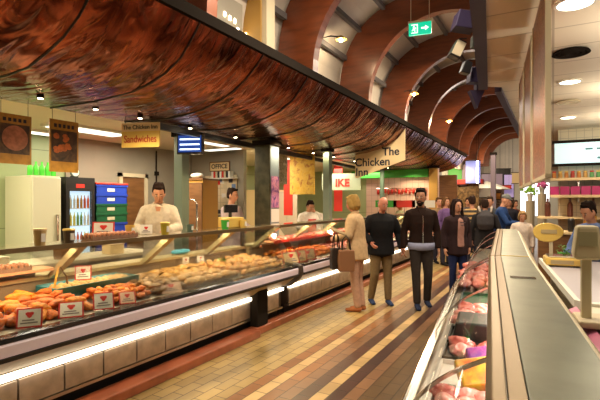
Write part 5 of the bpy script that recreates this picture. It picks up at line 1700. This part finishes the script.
t = MB().box(-.10, .10, -.07, .07, 0, .018).build('folded_paper', mat('folder_tan', (.35, .26, .14), .5), None, loc=cart(338, 6.25, 1.17), rot=(.25, .35, rad(40)))
tag(t, 'tan folded paper held in front of the beige-jacketed woman', 'paper')

# counter staff
whitecoat = cl('white_coat', (.56, .48, .38))
for x_, y_, z_ in ((-4.2, 3.2, 0),):
    pf_ = MB().box(-.42, .42, -2.6, 2.2, 0, .13).build('duckboard', M['brownwood'], None, loc=(-4.48, 3.2, 0)); tag(pf_, 'raised wooden standing platform behind the near counter', 'platform')
p = cart(159, 5.75); p.z = .131
t, J, U, HP, k = person('person', 'dark-haired woman in a white coat looking down behind the near counter', p, FWD + rad(14), 1.70, .92, lean=rad(6), head=(rad(4), rad(20)),
    arms={'L': ((.235, -.08, 1.16), (.13, -.32, 1.14)), 'R': ((-.25, -.06, 1.16), (-.16, -.32, 1.12))},
    top='coat', top_m=whitecoat, hem=.72, top_loose=.035, trouser_m=bj, shoe_m=bj, hair='bun', hair_m=cl('dark_hair2', (.02, .01, .008)), vox=.0095, collar=(whitecoat, .028))
MB().prism([(-.035, 1.40), (.035, 1.40), (.0, 1.25)], -.162 * 1, -.155).build('neckline', SK, t)
p = cart(232, 7.4); p.z = .0
t, J, U, HP, k = person('person', 'dark-haired man in a pale lilac coat turned right, beyond the till', Vector((p.x, p.y, .14)), FWD + rad(62), 1.66, 1.0, head=(rad(8), rad(4)),
    arms={'L': ((.235, -.03, 1.14), (.16, -.26, 1.06)), 'R': ((-.24, -.04, 1.14), (-.16, -.26, 1.06))},
    top='coat', top_m=cl('lilac_coat', (.50, .40, .42)), hem=.75, top_loose=.03, trouser_m=bj, shoe_m=bj, hair='short', hair_m=cl('dark_hair3', (.03, .018, .014)), vox=.0095)
pf2 = MB().box(-.3, .3, -.4, .26, 0, .139).build('duckboard', M['brownwood'], None, loc=(p.x, p.y + .0, 0)); pf2.location = (p.x - .05, p.y + .0, 0)
tag(pf2, 'short wooden platform under the man in the lilac coat', 'platform')
p = cart(307, 9.6)
t, J, U, HP, k = person('person', 'dark-haired worker in a white coat and red apron looking down', Vector((p.x, p.y, 0)), FWD + rad(30), 1.62, 1.0, lean=rad(8), head=(rad(0), rad(22)),
    arms={'L': ((.235, -.08, 1.14), (.13, -.30, 1.06)), 'R': ((-.25, -.06, 1.14), (-.32, -.33, 1.14))},
    top='coat', top_m=cl('white_coat2', (.75, .68, .60)), hem=.75, top_loose=.03, trouser_m=bj, shoe_m=bj, hair='short', hair_m=cl('dark_hair4', (.02, .01, .008)), vox=.0095)
MB().prism([(-.10, .80), (.10, .80), (.09, 1.22), (-.09, 1.22)], -.225, -.20).build('red_apron', M['redpaint'], t)
p = cart(321, 10.3)
t, J, U, HP, k = person('person', 'fair-haired worker in a white coat bending left beside the red apron', Vector((p.x, p.y, 0)), FWD + rad(-50), 1.66, 1.05, lean=rad(30), head=(0, rad(14)),
    arms={'L': ((.22, -.38, 1.05), (.12, -.50, .98)), 'R': ((-.22, -.38, 1.05), (-.12, -.50, .98))},
    top='coat', top_m=cl('white_coat3', (.75, .70, .62)), hem=.78, top_loose=.03, trouser_m=bj, shoe_m=bj, hair='short', hair_m=cl('fair_hair', (.45, .28, .12)), vox=.0095)
p = cart(402, 14.6)
person('person', 'fair-haired shopper in a pale top seen between the two men', Vector((p.x, p.y, 0)), FWD + rad(-60), 1.55, 1.0, lean=rad(10), head=(0, rad(10)),
    top='jumper', top_m=cl('pale_green_top', (.45, .45, .28)), hem=.88, trouser_m=bj, shoe_m=bj, hair='bob', hair_m=cl('fair_hair2', (.55, .35, .15)), vox=.0095)

# crowd behind
def crowd(px, d, H, lab, rzd, tc, tr=(.03, .03, .05), hair='short', hc=(.03, .015, .01), sk=SK, build=1.0, hem=.85, lean=0, hp=(0, 0), z=0, **kw):
    p = cart(px, d)
    return person('person', lab, Vector((p.x, p.y, z)), FWD + rad(rzd), H, build, lean=rad(lean), head=(rad(hp[0]), rad(hp[1])), skin_m=sk,
        top='jacket', top_m=tc if not isinstance(tc, tuple) else cl('cloth', tc), hem=hem, trouser_m=cl('trousers_cloth', tr), shoe_m=bj, hair=hair, hair_m=None if hair == 'bald' else cl('hair_strands', hc), vox=.0095, **kw)
# striped jumper
sm = mat('striped_knit', (.3, .2, .1), .85); nt = sm.node_tree; tcn = nt.nodes['Texture Coordinate']
wv = nt.nodes.new('ShaderNodeTexWave'); wv.bands_direction = 'Z'; wv.inputs['Scale'].default_value = 3.2
rr = nt.nodes.new('ShaderNodeValToRGB'); rr.color_ramp.interpolation = 'CONSTANT'
rr.color_ramp.elements[0].color = (.03, .025, .02, 1); rr.color_ramp.elements[1].color = (.42, .26, .10, 1); rr.color_ramp.elements[1].position = .55
nt.links.new(tcn.outputs['Object'], wv.inputs['Vector']); nt.links.new(wv.outputs['Fac'], rr.inputs[0]); nt.links.new(rr.outputs[0], nt.nodes['Principled BSDF'].inputs['Base Color'])
crowd(472, 9.9, 1.70, 'shopper in a brown and black striped jumper, back turned', 170, sm, hair='short')
capm = crowd(498, 9.7, 1.76, 'man in a grey cap and blue jacket leaning over the steel counter', 58, (.02, .05, .16), hair='bald', lean=12, hp=(0, 12),
      arms={'L': ((.24, -.22, 1.13), (.10, -.45, 1.10)), 'R': ((-.24, -.22, 1.13), (-.14, -.45, 1.12))})
q_ = cart(497, 8.3)
# his cap
def cap_for(root, HPf, m, kk):
    h = MB()
    h.loft([HPf((0, .006, 1.67)), HPf((0, .008, 1.71)), HPf((0, .010, 1.755))], [(.084, .102), (.080, .098), (.045, .055)], 18)
    h.loft([HPf((0, -.085, 1.68)), HPf((0, -.125, 1.672))], [(.055, .010), (.045, .006)], 12)
    remeshed(h, 'cap', m, root, .008, 2)
cap_for(capm[0], capm[3], cl('grey_cap', (.16, .17, .17)), capm[4])
cr_ = crowd(485, 9.1, 1.62, 'person in a black coat with a grey rucksack, back to the camera', 160, (.02, .018, .02), hair='short', hem=.75, build=1.12)
r_t, r_J, r_U, r_HP, r_k = cr_
bm_ = MB(); bm_.loft([(0, .17, 1.05), (0, .20, 1.15), (0, .20, 1.30), (0, .17, 1.40)], [(.13, .07), (.16, .10), (.16, .10), (.10, .05)], 16)
pk_ = empty('rucksack', r_t.location, r_t.rotation_euler.z); tag(pk_, 'grey rucksack with pale padded straps on the black-coated person', 'rucksack')
remeshed(bm_, 'pack', cl('rucksack_grey', (.06, .055, .06)), pk_, .012, 2)
for s_ in (-1, 1):
    MB().tube([(s_ * .10, .22, 1.38), (s_ * .12, .12, 1.48), (s_ * .13, -.06, 1.44), (s_ * .14, -.14, 1.30)], .022, 8).build('strap', cl('strap_pale', (.35, .3, .26)), pk_, smooth=True)
crowd(490, 10.9, 1.70, 'dark-haired shopper facing the camera between rucksack and cap', -40, (.05, .06, .08), hc=(.05, .03, .02), hp=(0, 8))
crowd(446, 11.2, 1.68, 'brown-haired shopper in a violet top behind the long-haired woman', 30, (.16, .09, .24), hair='bob', hc=(.14, .07, .03))
crowd(439, 11.6, 1.68, 'shopper in a tan coat far down the aisle', 10, (.25, .16, .09), hair='short', hc=(.1, .05, .02))
crowd(509, 12.0, 1.66, 'dark-jacketed shopper far behind the blue jacket', -30, (.02, .02, .03), hc=(.02, .012, .01))
crowd(515, 13.5, 1.62, 'shopper in a red-brown top at the end of the steel counter', 20, (.22, .06, .04), hair='bob', hc=(.05, .03, .02))
crowd(468, 14.0, 1.68, 'distant shopper in a grey jacket in the middle of the aisle', -10, (.12, .1, .1))
crowd(455, 16.0, 1.66, 'distant fair-haired shopper near the gold pillar', 20, (.3, .2, .12), hair='bob', hc=(.4, .25, .1))
crowd(522, 8.9, 1.40, 'fair-haired shop assistant in white behind the counter end', -15, (.62, .52, .45), hair='bob', hc=(.35, .22, .1), hp=(0, 18))
c_ = crowd(597, 5.3, 1.60, 'shop assistant in a blue shirt leaning left at the right edge', -70, (.16, .24, .52), hair='short', hc=(.02, .012, .01), lean=12, hp=(0, 14),
      arms={'L': ((.22, -.20, 1.10), (.08, -.45, 1.02)), 'R': ((-.22, -.20, 1.10), (-.10, -.45, 1.02))})
